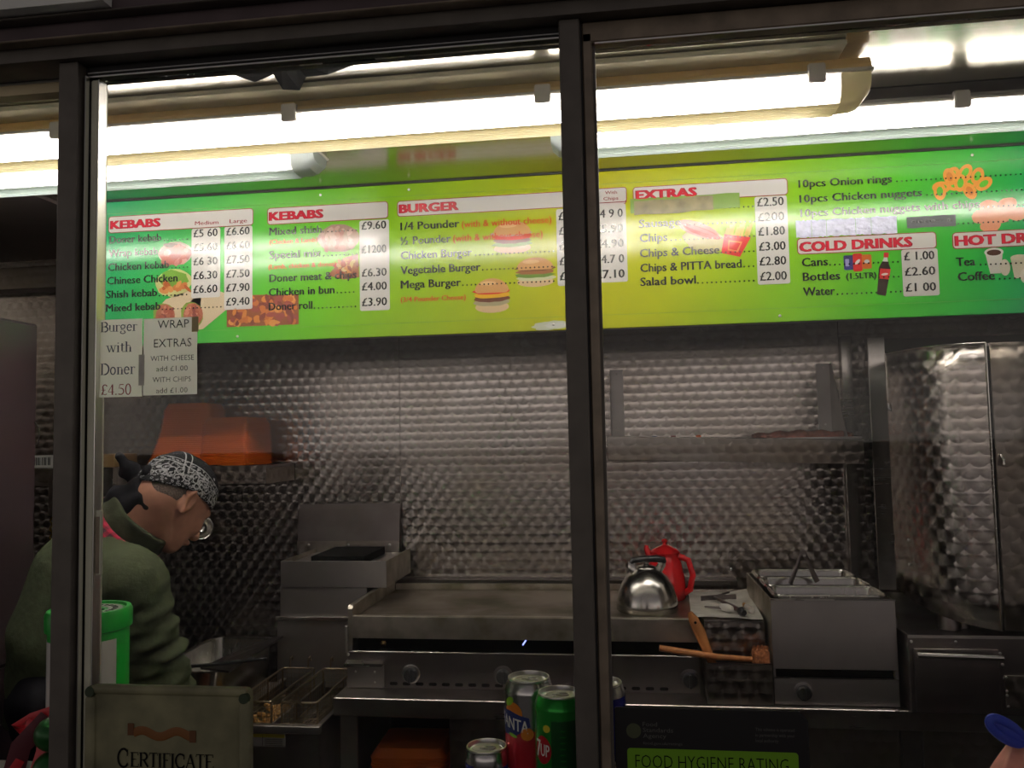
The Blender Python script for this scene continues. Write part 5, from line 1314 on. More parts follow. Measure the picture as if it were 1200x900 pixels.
obj('brush_head', bm, M['bristle'], wb2, True)
bm = B(); rn = random.Random(6)
for i in range(70):
    x, y = 0.328 + rn.random() * .038, 2.270 + rn.random() * .03; tube(bm, [(x, y, .820), (x + .004 * (rn.random() - .5), y, .828 + .004 * rn.random())], .0008, 3)
o = obj('bristles', bm, M['bristle'], wb2); o['kind'] = 'stuff'

# ------------------------------------------------------------------ food warmer (bain-marie)
bmx = thing('food_warmer', 'steel countertop food warmer with three open pans and one dial', 'warmer', (0.53, 2.48, .682))
WX0, WX1, WY0, WY1 = 0.3755, 0.689, 2.27, 2.70
part_box('front_sheet', M['steel_grey'], bmx, WX0, WX1, WY0, WY0 + .006, 0.776, 0.958, .0015)
part_box('front_edge', M['steel_bright'], bmx, WX0, WX1, WY0 - .0015, WY0 - .0001, 0.9545, 0.9585)
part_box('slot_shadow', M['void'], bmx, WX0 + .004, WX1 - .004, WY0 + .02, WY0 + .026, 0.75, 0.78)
part_box('lower_panel', M['steel_grey'], bmx, WX0, WX1, WY0, WY0 + .006, 0.684, 0.7535, .0015)
part_box('panel_edge', M['steel_bright'], bmx, WX0 + .002, WX1 - .002, WY0 - .001, WY0 - .0001, 0.7525, 0.7545)
part_box('slot_side', M['steel_grey'], bmx, WX0, WX0 + .006, WY0, WY0 + .02, .7536, .7759)
part_box('slot_side', M['steel_grey'], bmx, WX1 - .008, WX1, WY0, WY0 + .02, .7536, .7759)
part_box('side_sheet', M['steel_x'], bmx, WX0, WX0 + .005, WY0 + .0065, WY1, 0.684, 0.955)
part_box('side_sheet', M['steel_x'], bmx, WX1 - .005, WX1, WY0 + .0065, WY1, 0.684, 0.955)
part_box('back_sheet', M['steel_x'], bmx, WX0 + .006, WX1 - .006, WY1 - .005, WY1, 0.684, 0.955)
for i, (a, b) in enumerate(((2.285, 2.407), (2.425, 2.547), (2.565, 2.687))):
    p_ = gn_pan(bmx, WX0 + .022, WX1 - .022, a, b, 0.9625, .10, .022, 'steel_mirror', .011)
    bm = B(); tube(bm, [(x, y, .9645) for x, y in rrect(WX0 + .016, WX1 - .016, a - .005, b + .005, .026, 5)], .0032, 8, closed=True); obj('rolled_rim', bm, M['steel_bright'], p_, True)
bm = B(); lathe(bm, [(.024, 0), (.024, .002), (.021, .003), (0, .003)], (0.449, WY0, .7185), 26, (0, -1, 0)); kd = obj('dial_plate', bm, M['steel_grey'], bmx, True)
bm = B(); lathe(bm, [(.019, .003), (.0185, .015), (.016, .018), (0, .018)], (0.450, WY0, .7175), 24, (0, -1, 0)); box(bm, .4475, .4525, WY0 - .024, WY0 - .016, .702, .733, .001); obj('dial', bm, M['blackplastic'], kd, True)
tg = thing('tongs', 'dark steel tongs straddling the food warmer pans', 'tongs', (0.51, 2.50, 0.97))
bm = B(); tube(bm, [(0.463, 2.46, .962), (0.485, 2.475, 1.005), (0.503, 2.485, 1.045)], [(.002, .009), (.003, .008), (.003, .006)], 8); obj('arm', bm, M['steel_dark'], tg, True)
bm = B(); tube(bm, [(0.547, 2.50, .962), (0.530, 2.497, 1.000), (0.512, 2.49, 1.045)], [(.002, .008), (.003, .007), (.003, .006)], 8); obj('arm', bm, M['steel_dark'], tg, True)
bm = B(); lathe(bm, [(0, -.006), (.009, -.006), (.009, .006), (0, .006)], (0.508, 2.486, 1.046), 14, (0, -1, 0)); bmesh.ops.create_cube(bm, size=1, matrix=Matrix.Translation((0.511, 2.487, 1.022)) @ Matrix.Diagonal((.022, .004, .006, 1))); pv = obj('pivot', bm, M['steel_dark'], tg, True)
bm = B(); lathe(bm, [(0, 0), (.0035, 0), (.0035, .001), (0, .001)], (0.5095, 2.4795, 1.040), 10, (0, -1, 0)); obj('rivet', bm, M['steel_bright'], pv)

# ------------------------------------------------------------------ cabinet and guard at the right
cb = thing('low_cabinet', 'dark steel heated cabinet with a long bar handle at the end of the bench', 'cabinet', (1.05, 2.5, .682))
part_box('cabinet_body', M['steel_dark'], cb, 0.702, 1.60, 2.226, 2.80, 0.6835, 0.877, .002)
dr_ = part_box('door', M['steel_dark'], cb, 0.712, 0.912, 2.219, 2.2255, 0.688, 0.846, .001)
bm = B(); tube(bm, [(0.712, 2.196, .836), (0.912, 2.196, .832)], .0075, 12); box(bm, .712, .720, 2.198, 2.219, .832, .840); box(bm, .904, .912, 2.198, 2.219, .828, .836); obj('handle', bm, M['steel_mirror'], dr_, True)
part_box('top_edge', M['steel_grey'], cb, 0.701, 1.60, 2.2235, 2.2258, 0.871, 0.8785)
for x, z in ((.815, .862), (.709, .862), (.918, .835), (.922, .808), (.925, .775)): screw(cb, x, 2.2255, z, .004)
part_box('side_plate', M['swirl_dark'], cb, 0.923, 1.25, 2.219, 2.2255, 0.703, 0.783, .001)
for x, z in ((.926, .745), (.926, .735), (.928, .708), (.926, .779)): screw(cb, x, 2.219, z, .0035)
tag(part_box('junction_box', M['steel_dark'], None, 0.693, 0.7015, 2.30, 2.36, .878, .905, .001), 'tiny dark bracket between the food warmer and the cabinet', 'bracket')

def guard(pts, zt, zb, mat, name, parent):
    bm = B(); uvl = bm.loops.layers.uv.new('UVMap'); L_ = [0]
    for a, b in zip(pts, pts[1:]): L_.append(L_[-1] + math.dist(a, b))
    T_ = L_[-1]; nrow = 10
    g_ = [[bm.verts.new((p[0], p[1], zb(l / T_) + (zt - zb(l / T_)) * j / nrow)) for p, l in zip(pts, L_)] for j in range(nrow + 1)]
    for j in range(nrow):
        for i in range(len(pts) - 1):
            f = bm.faces.new((g_[j][i], g_[j][i + 1], g_[j + 1][i + 1], g_[j + 1][i])); f.smooth = True
            for l in f.loops: l[uvl].uv = (L_[[v for v in range(len(pts)) if g_[j][v] is l.vert or g_[j + 1][v] is l.vert][0]], l.vert.co.z)
    bm.normal_update()
    me = bpy.data.meshes.new(name); bm.to_mesh(me); bm.free(); me.materials.append(M[mat])
    o = bpy.data.objects.new(name, me); COL.objects.link(o); o.parent = parent; o.matrix_parent_inverse = parent_inverse(parent)
    md = o.modifiers.new('thickness', 'SOLIDIFY'); md.thickness = .002
    return o
gd = thing('doner_guard', 'curved engine-turned steel doner grill guard at the end of the bench', 'guard', (0.85, 2.35, .88))
def smooth_path(ctrl, n=40):
    out = []
    for i in range(n + 1):
        t_ = i / n * (len(ctrl) - 1); k_ = min(int(t_), len(ctrl) - 2); u = t_ - k_
        p0 = ctrl[max(k_ - 1, 0)]; p1 = ctrl[k_]; p2 = ctrl[k_ + 1]; p3 = ctrl[min(k_ + 2, len(ctrl) - 1)]
        out.append(tuple(.5 * ((2 * p1[d]) + (-p0[d] + p2[d]) * u + (2 * p0[d] - 5 * p1[d] + 4 * p2[d] - p3[d]) * u * u + (-p0[d] + 3 * p1[d] - 3 * p2[d] + p3[d]) * u ** 3) for d in (0, 1)))
    return out
P1 = smooth_path([(0.741, 2.425), (0.763, 2.330), (0.797, 2.258), (0.848, 2.210), (0.912, 2.195)])
guard(P1, 1.612, lambda u: .965 - .068 * u ** .7, 'swirl', 'guard_leaf', gd)
P2 = smooth_path([(0.924, 2.203), (0.99, 2.20), (1.06, 2.215), (1.13, 2.26), (1.18, 2.34)])
guard(P2, 1.612, lambda u: .897, 'swirl_dark', 'guard_leaf', gd)
for P_, nm in ((P1, 0),):
    bm = B(); tube(bm, [(P_[-1][0], P_[-1][1] - .002, z) for z in (.898, 1.25, 1.612)], .002, 6); obj('leaf_edge', bm, M['steel_bright'], gd)
    bm = B(); tube(bm, [(x, y - .001, 1.612) for x, y in P_], .0018, 6); obj('leaf_edge', bm, M['steel_bright'], gd)
    bm = B(); tube(bm, [(P_[0][0], P_[0][1] - .001, z) for z in (1.48, 1.612)], .002, 6); obj('leaf_edge', bm, M['steel_bright'], gd)
part_box('guard_post', M['steel_dark'], gd, 0.85, 0.88, 2.42, 2.45, .8785, 1.61)
part_box('guard_top', M['steel_grey'], gd, 0.86, 1.20, 2.30, 2.80, 1.613, 1.62)
bm = B(); lathe(bm, [(.028, 0), (.028, .06), (.02, .07), (0, .07)], (0.83, 2.30, .8785), 20); lathe(bm, [(.022, 0), (.022, .075), (0, .08)], (0.865, 2.32, .8785), 20); obj('spindle_foot', bm, M['steel_dark'], gd, True)
bm = B(); tube(bm, [(0.741, 2.420, 1.47), (0.741, 2.414, 1.455), (0.748, 2.405, 1.45)], .004, 8); obj('hinge', bm, M['blackplastic'], gd, True)
for z in (1.10, 1.035): screw(gd, 0.755, 2.352, z, .004, (-.9, -.3, 0))
bm = B(); tube(bm, [(0.934, 2.198, 1.33), (0.938, 2.190, 1.318), (0.938, 2.190, 1.305)], .003, 8); obj('hook', bm, M['steel_bright'], gd, True)
tag(part_box('steel_post', M['steel_bright'], None, 0.803, 0.856, 2.80, 2.806, .885, 1.70, .001), 'bright vertical steel strip standing behind the doner guard', 'post')
tag(part_box('narrow_post', M['steel_bright'], None, 0.7515, 0.786, 2.925, 2.948, .885, 1.72, .001), 'narrow vertical steel post on the wall beside the right shelf', 'post')
# black sheet added to fill the dark gap between post and guard
tag(part_box('dark_gap_sheet', plain('dark_gap_sheet', (.01, .01, .01), .4), None, 0.8575, 1.70, 2.86, 2.87, .885, 1.70), 'black sheet filling the dark gap behind the doner guard', 'panel')

# right-hand shelf with its gussets
rs = thing('wall_shelf', 'engine-turned steel shelf with triangular end bracket above the kettle', 'shelf', (0.35, 2.85, 1.38))
part_box('shelf_deck', M['steel_grey'], rs, -0.050, 0.760, 2.7545, 2.945, 1.370, 1.378)
bm = B(); box(bm, -0.052, 0.763, 2.750, 2.754, 1.3025, 1.3805, .001)
for v in bm.verts: v.co.z += -.026 * (v.co.x - .35) / .8
obj('shelf_lip', bm, M['swirl_dark'], rs)
bm = B(); tube(bm, [(-0.052, 2.751, 1.3935), (0.763, 2.751, 1.3675)], .0016, 6); obj('lip_edge', bm, M['steel_bright'], rs)
for x in (-0.0375, 0.716):
    bm = B(); prism(bm, [(2.755, 1.3785), (2.946, 1.3785), (2.946, 1.630), (2.925, 1.630)], 'x', x - .001, x + .001); b_ = obj('gusset', bm, M['steel_grey'], rs)
    bm = B(); box(bm, x - (.0 if x < 0 else .045), x + (.045 if x < 0 else 0), 2.9445, 2.9475, 1.3785, 1.630); obj('gusset_flange', bm, M['steel_grey'], b_)
    for z in (1.615, 1.42): screw(b_, x + (.022 if x < 0 else -.022), 2.9443, z, .004)
# food and bits left on the shelf
bm = B()
rn = random.Random(9)
pts = [(0.43 + i * .0135, 2.80 + .01 * math.sin(i), 1.384 + .003 * math.sin(i * 1.3)) for i in range(24)]
tube(bm, pts, [(.010 + .006 * rn.random(), .008 + .010 * math.sin(PI * i / 23)) for i in range(24)], 10)
tag(obj('food_packet', bm, plain('cured_meat', (.28, .08, .05), .6, noise=.5, scale=50, bump=1.0), None, True), 'reddish brown long packet of food lying on the right shelf', 'food')
for x, c, nm in ((0.247, (.75, .14, .02), 'orange'), (0.166, (.25, .02, .03), 'dull red'), (0.105, (.03, .08, .2), 'blue'), (0.03, (.05, .08, .03), 'dark green')):
    tag(part_box('clip_tag', plain('tag_' + nm.replace(' ', '_'), c, .5), None, x - .008, x + .008, 2.7555, 2.762, 1.3782, 1.392 - .0 * x, .001), nm + ' plastic clip on the edge of the right shelf', 'clip')

# tall dark cabinet at the left
tc_ = thing('tall_cabinet', 'tall dark maroon steel cabinet close to the open hatch', 'cabinet', (-1.95, 1.75, 0))
part_box('cabinet_body', plain('dark_maroon_steel', (0.035, 0.022, 0.026), .38, noise=.2, scale=4), tc_, -2.25, -1.722, 1.45, 2.22, 0.05, 1.762, .004)
part_box('side_panel', plain('dark_maroon_panel', (0.04, 0.026, 0.03), .3, noise=.2, scale=3), tc_, -1.7205, -1.714, 1.46, 2.21, 0.80, 1.755, .002)
part_box('side_panel', bpy.data.materials['dark_maroon_panel'], tc_, -1.7205, -1.712, 1.46, 2.21, 0.08, 0.79, .002)
part_box('plinth', M['void'], tc_, -2.24, -1.73, 1.47, 2.20, 0.0, 0.05)
bm = B(); tube(bm, [(-1.708, 2.20, 1.40), (-1.702, 2.205, 1.41), (-1.698, 2.205, 1.43), (-1.702, 2.205, 1.455), (-1.710, 2.20, 1.47)], .0022, 6); obj('door_catch', bm, M['steel_dark'], tc_, True)

# ------------------------------------------------------------------ the man: distance fields turned into one skin by surface nets
def _n(v): v = np.array(v, float); return v / np.linalg.norm(v)
def smin(a, b, k): h = np.clip(.5 + .5 * (b - a) / k, 0, 1); return b + (a - b) * h - k * h * (1 - h)
def cone(p, a, b, ra, rb):
    a, b = np.array(a, float), np.array(b, float); ab = b - a
    t = np.clip(((p - a) @ ab) / (ab @ ab), 0, 1)
    return np.linalg.norm(p - a - t[:, None] * ab, axis=1) - (ra + (rb - ra) * t)
def ellip(p, c, r, R=None):
    q = p - np.array(c)
    if R is not None: q = q @ R
    r = np.array(r); k0 = np.linalg.norm(q / r, axis=1); k1 = np.linalg.norm(q / (r * r), axis=1) + 1e-9
    return k0 * (k0 - 1) / k1
def surface_nets(fn, lo, hi, h):
    lo, hi = np.array(lo), np.array(hi)
    c = 4
    n = (np.ceil((hi - lo) / (h * c)).astype(int)) * c + 1
    cn = (n - 1) // c + 1
    ax = [lo[i] + np.arange(cn[i]) * h * c for i in range(3)]
    G = np.stack(np.meshgrid(*ax, indexing='ij'), -1).reshape(-1, 3)
    D = fn(G).reshape(cn)
    big = np.repeat(np.repeat(np.repeat(D, c, 0), c, 1), c, 2)[:n[0], :n[1], :n[2]].astype(np.float32)
    # roll so that each fine point takes the nearest coarse value, then refine near the surface
    near = np.abs(big) < h * c * 3.0
    idx = np.argwhere(near)
    big[near] = fn(lo + idx * h)
    V = big; S = V < 0
    n0, n1, n2 = V.shape
    cs = np.zeros((n0 - 1, n1 - 1, n2 - 1), np.int8)
    corners = [(i, j, k) for i in (0, 1) for j in (0, 1) for k in (0, 1)]
    sl = lambda A, i, j, k: A[i:n0 - 1 + i, j:n1 - 1 + j, k:n2 - 1 + k]
    for c_ in corners: cs += sl(S, *c_)
    act = (cs > 0) & (cs < 8)
    ids = -np.ones(act.shape, int); cells = np.argwhere(act); ids[act] = np.arange(len(cells))
    acc = np.zeros((len(cells), 3)); cnt = np.zeros(len(cells))
    for a in corners:
        for d in range(3):
            if a[d]: continue
            b = list(a); b[d] = 1
            va = V[tuple((cells + a).T)]; vb = V[tuple((cells + b).T)]
            m = (va < 0) != (vb < 0); t = np.where(m, va / (va - vb + 1e-12), 0)
            P_ = np.array(a)[None] + t[:, None] * (np.array(b) - np.array(a))[None]
            acc[m] += P_[m]; cnt[m] += 1
    pos = lo + (cells + acc / cnt[:, None]) * h
    faces = []
    for d in range(3):
        e = [0, 0, 0]; e[d] = 1; u, v = [(1, 2), (2, 0), (0, 1)][d]
        s0 = S[:n0 - e[0], :n1 - e[1], :n2 - e[2]]; s1 = S[e[0]:, e[1]:, e[2]:]
        q = np.argwhere(s0 != s1); q = q[(q[:, u] > 0) & (q[:, v] > 0) & (q[:, u] < V.shape[u] - 1) & (q[:, v] < V.shape[v] - 1)]
        fl = S[tuple(q.T)]
        du = np.zeros(3, int); du[u] = 1; dv = np.zeros(3, int); dv[v] = 1
        A, B_, C_, D_ = [ids[tuple((q - x).T)] for x in (0 * du, du, du + dv, dv)]
        F = np.stack([A, B_, C_, D_], 1); F[~fl] = F[~fl][:, ::-1]
        faces.append(F[(F >= 0).all(1)])
    return pos, np.concatenate(faces)
def net_obj(name, fn, lo, hi, h, mat, parent, keep=None, smooth_it=1):
    pos, F = surface_nets(fn, lo, hi, h)
    me = bpy.data.meshes.new(name); me.from_pydata(pos.tolist(), [], F.tolist()); me.materials.append(M[mat] if isinstance(mat, str) else mat)
    for p in me.polygons: p.use_smooth = True
    me.update(); uv_box(me)
    o = bpy.data.objects.new(name, me); COL.objects.link(o); o.parent = parent; o.matrix_parent_inverse = parent_inverse(parent)
    return o
man = thing('person', 'man in olive green fleece and black paisley bandana bending over the fryer', 'person', (-1.40, 1.93, 0))
# joints (metres); he faces right and away, bent forward
J = dict(pel=(-1.375, 1.905, .80), wai=(-1.37, 1.92, .93), che=(-1.345, 1.955, 1.06), nck=(-1.285, 1.985, 1.165), hb=(-1.215, 2.015, 1.225),
         rs=(-1.180, 1.855, 1.060), re=(-1.128, 1.905, .825), rw=(-1.185, 2.06, .705), ls=(-1.425, 2.085, 1.09), le=(-1.495, 2.075, .93), lw=(-1.43, 2.17, .80),
         rh=(-1.345, 1.84, .78), rk=(-1.325, 1.87, .42), ra=(-1.36, 1.84, .08), lh=(-1.44, 1.985, .78), lk=(-1.40, 2.02, .42), la=(-1.44, 1.99, .08))
J = {k_: np.array(v) for k_, v in J.items()}
HC = np.array((-1.178, 2.045, 1.252))           # head centre
yaw_, pit_ = math.radians(66), math.radians(-42)
hf = _n((math.cos(yaw_) * math.cos(pit_), math.sin(yaw_) * math.cos(pit_), math.sin(pit_)))
hr_ = _n((math.sin(yaw_), -math.cos(yaw_), 0))   # his right, towards the window
hu = np.cross(hr_, hf)
RH = np.stack([hf, -hr_, hu], 1)                 # local x forward, y left, z up
def H(x, y, z): return HC + RH @ np.array((x, y, z))
def head_sdf(p):
    d = ellip(p, H(-.008, 0, .022), (.100, .083, .094), RH)                  # skull
    d = smin(d, ellip(p, H(.035, 0, -.045), (.058, .056, .070), RH), .04)     # face
    d = smin(d, ellip(p, H(.062, 0, -.098), (.026, .030, .022), RH), .03)     # chin
    d = smin(d, ellip(p, H(-.055, 0, -.03), (.045, .055, .05), RH), .04)
    d = smin(d, cone(p, H(.092, 0, .000), H(.113, 0, -.038), .009, .014), .014)     # nose
    for s in (-1, 1):
        d = smin(d, cone(p, H(.098, s * .004, -.040), H(.100, s * .012, -.042), .009, .007), .008)
        d = smin(d, ellip(p, H(.072, s * .036, -.035), (.018, .020, .018), RH), .02)   # cheek
        d = smin(d, cone(p, H(.088, s * .012, .014), H(.076, s * .045, .010), .010, .009), .014)  # brow
        d = -smin(-d, ellip(p, H(.097, s * .031, -.008), (.012, .015, .009), RH), .008)   # eye socket
        d = smin(d, ellip(p, H(.080, s * .031, -.008), (.0115, .0125, .0105), RH), .002)
        # ear: bowl with rim
        e = ellip(p, H(-.012, s * .078, -.016), (.018, .010, .034), RH)
        e = -smin(-e, ellip(p, H(-.008, s * .089, -.012), (.010, .008, .021), RH), .004)
        e = smin(e, cone(p, H(.004, s * .076, .008), H(-.016, s * .086, .014), .004, .004), .004)
        e = smin(e, cone(p, H(-.016, s * .086, .014), H(-.028, s * .086, -.008), .0045, .0045), .004)
        e = smin(e, cone(p, H(-.028, s * .086, -.008), H(-.012, s * .080, -.046), .0045, .006), .005)
        d = smin(d, e, .008)
    lip = cone(p, H(.096, -.018, -.072), H(.096, .018, -.072), .0075, .0075)
    d = smin(d, lip, .010)
    d = -smin(-d, cone(p, H(.105, -.02, -.0735), H(.105, .02, -.0735), .003, .003), .003)
    return d
def hand_sdf(p, wr, el, side, palmdown):
    f = _n(wr - el); n = _n(np.array(palmdown) - f * np.dot(palmdown, f)); s = np.cross(f, n) * side
    d = cone(p, wr, wr + f * .05, .024, .028); d = smin(d, cone(p, wr + f * .05 - s * .022, wr + f * .055 + s * .024, .015, .014), .02)
    for i, (o_, L_) in enumerate(((-.030, .062), (-.010, .074), (.011, .070), (.030, .054))):
        a = wr + f * .075 + s * o_; b = a + f * L_ * .45 + n * .004; c_ = b + f * L_ * .3 + n * .016; e = c_ + f * L_ * .12 + n * .018
        d = smin(d, np.minimum(np.minimum(cone(p, a, b, .0095, .0088), cone(p, b, c_, .0088, .008)), cone(p, c_, e, .008, .0068)), .004)
    a = wr + f * .018 - s * .022; b = a + f * .035 - s * .022 + n * .012; c_ = b + f * .028 + n * .012
    return smin(d, np.minimum(cone(p, a, b, .013, .0105), cone(p, b, c_, .0105, .008)), .008)
RWh, LWh = J['rw'], J['lw']
def body_sdf(p):
    d = head_sdf(p)
    d = smin(d, cone(p, J['nck'], H(-.035, 0, -.035), .066, .056), .03)
    t = smin(cone(p, J['pel'], J['wai'], .115, .11), cone(p, J['wai'], J['che'], .11, .112), .05)
    t = smin(t, cone(p, J['rs'] * .85 + J['che'] * .15, J['ls'] * .85 + J['che'] * .15, .07, .07), .06)
    t = smin(t, cone(p, J['che'], J['nck'], .09, .062), .05)
    d = smin(d, t, .03)
    for s in 'rl':
        d = smin(d, smin(cone(p, J[s + 's'], J[s + 'e'], .05, .038), cone(p, J[s + 'e'], J[s + 'w'], .038, .026), .02), .03)
        d = smin(d, smin(cone(p, J[s + 'h'], J[s + 'k'], .082, .055), cone(p, J[s + 'k'], J[s + 'a'], .052, .038), .03), .04)
        d = smin(d, cone(p, J[s + 'a'] + (0, 0, -.04), J[s + 'a'] + np.array((.12, .09, -.05)), .035, .028), .03)
    d = smin(d, hand_sdf(p, J['rw'], J['re'], 1, (0, 0, -1)), .012)
    d = smin(d, hand_sdf(p, J['lw'], J['le'], -1, (.3, .3, -1)), .012)
    return d
M['skin'] = plain('skin', (0.50, 0.24, 0.16), 0.5, noise=0.12, scale=35, bump=0.25)
M['fleece'] = plain('olive_fleece', (0.043, 0.052, 0.028), 0.95, spec=0.15, noise=0.18, scale=60, bump=0.5)
M['fleece_dark'] = plain('dark_olive_collar', (0.028, 0.032, 0.018), 0.95, spec=0.15, noise=0.18, scale=60, bump=0.4)
M['trousers'] = plain('dark_trousers', (0.012, 0.012, 0.015), 0.95, spec=.1, noise=.2, scale=40)
M['shoe'] = plain('black_shoe', (0.012, 0.012, 0.012), 0.5)
net_obj('body', body_sdf, (-1.75, 1.66, 0.0), (-0.98, 2.34, 1.42), .0045, 'skin', man)

def jacket_sdf(p):
    t = smin(cone(p, J['pel'] + (0, 0, -.04), J['wai'], .140, .138), cone(p, J['wai'], J['che'], .138, .140), .05)
    t = smin(t, cone(p, J['rs'] * .9 + J['che'] * .1, J['ls'] * .9 + J['che'] * .1, .088, .088), .07)
    t = smin(t, cone(p, J['che'], J['nck'] + (-.012, -.006, -.012), .125, .075), .06)
    # sleeves with folds across the arm
    for s in 'rl':
        a, b, c = J[s + 's'], J[s + 'e'], J[s + 'w'] - (J[s + 'w'] - J[s + 'e']) * .10
        ab = b - a; u = np.clip(((p - a) @ ab) / (ab @ ab), -.3, 1.2)
        side = (p - a) @ _n((1, .3, 0))
        w1 = .0065 * np.sin(u * 26 + side * 30 + 1.2) * np.clip(u + .25, 0, 1) + .004 * np.sin(u * 47 - side * 45) * np.clip(u, 0, 1)
        ar = cone(p, a, b, *((.078, .066) if s == 'r' else (.070, .056))) + w1 * 1.35
        bc = c - b; v = np.clip(((p - b) @ bc) / (bc @ bc), 0, 1)
        ar = smin(ar, cone(p, b, c, .063, .040) + .004 * np.sin(v * 24), .02)
        t = smin(t, ar, .03)
    # creases across the back
    z = p[:, 2]; t = t + .0035 * np.sin(z * 52 + p[:, 0] * 22) * np.clip((1.06 - z) * 5, 0, 1)
    t = np.maximum(t, .735 - z)
    # neck opening
    nk = _n(H(-.035, 0, -.035) - J['nck'])
    h_ = (p - (J['nck'] + nk * .020)) @ nk; q_ = p - J['nck']; rad = np.linalg.norm(q_ - np.outer(q_ @ nk, nk), axis=1)
    t = np.maximum(t, np.minimum(h_, .105 - rad))
    return t
net_obj('jacket', jacket_sdf, (-1.78, 1.66, .72), (-0.98, 2.30, 1.30), .0055, 'fleece', man)
nk = _n(H(-.035, 0, -.035) - J['nck']); ax1 = _n(np.cross(nk, (0, 0, 1.0))); ax2 = np.cross(nk, ax1)
def ring_sdf(c0, r, h, th, flare=0.0, squash=1.12):
    def f(p):
        q_ = p - c0; z = q_ @ nk; x = q_ @ ax1; y = q_ @ ax2 / squash
        rr = np.sqrt(x * x + y * y) - (r + flare * z)
        return np.sqrt(np.maximum(np.abs(rr) - th, 0) ** 2 + np.maximum(np.abs(z) - h, 0) ** 2) - .005 + .0012 * np.sin(np.arctan2(y, x) * 5 + z * 60)
    return f
c0 = J['nck'] + nk * .022
net_obj('jacket_collar', ring_sdf(c0 + nk * .016, .080, .027, .003, -.10), c0 - .13, c0 + .13, .0045, 'fleece_dark', man)
def plaid():
    m, t, b = nt('red_plaid'); tc = t.nodes.new('ShaderNodeTexCoord'); sp = t.nodes.new('ShaderNodeSeparateXYZ'); t.links.new(tc.outputs['Object'], sp.inputs[0])
    a = mth(t, 'GREATER_THAN', mth(t, 'SINE', mth(t, 'MULTIPLY', mth(t, 'ADD', sp.outputs[0], sp.outputs[2]), 210.0)), 0.2)
    c = mth(t, 'GREATER_THAN', mth(t, 'SINE', mth(t, 'MULTIPLY', mth(t, 'SUBTRACT', sp.outputs[2], sp.outputs[0]), 210.0)), 0.1)
    mx = t.nodes.new('ShaderNodeMix'); mx.data_type = 'RGBA'; mx.inputs[6].default_value = (.5, .015, .06, 1); mx.inputs[7].default_value = (.03, .015, .025, 1)
    t.links.new(mth(t, 'MULTIPLY', mth(t, 'ADD', a, c), 0.48), mx.inputs[0]); t.links.new(mx.outputs[2], b.inputs['Base Color']); b.inputs['Roughness'].default_value = .8
    return m
M['plaid'] = plaid()
net_obj('shirt_collar', ring_sdf(c0 - nk * .004 + np.array((-.010, -.008, 0)), .094, .012, .002, -.3), c0 - .14, c0 + .14, .0045, 'plaid', man)
def trousers_sdf(p):
    d = cone(p, J['pel'] + (0, 0, -.02), J['wai'], .138, .13)
    for s in 'rl': d = smin(d, smin(cone(p, J[s + 'h'], J[s + 'k'], .098, .075), cone(p, J[s + 'k'], J[s + 'a'], .074, .066), .03) + .003 * np.sin(p[:, 2] * 60), .04)
    return np.maximum(d, np.maximum(p[:, 2] - .90, .055 - p[:, 2]))
net_obj('trousers', trousers_sdf, (-1.75, 1.66, 0.03), (-1.1, 2.25, .95), .009, 'trousers', man)
for s in 'rl':
    a = J[s + 'a']
    net_obj('shoe', lambda p: np.maximum(smin(cone(p, a + (0, 0, -.02), a + np.array((.14, .105, -.035)), .050, .042), cone(p, a + (0, 0, 0), a + (-.01, -.008, -.03), .046, .046), .03), .002 - p[:, 2]), a - (.12, .12, .085), a + (.24, .22, .08), .006, 'shoe', man)

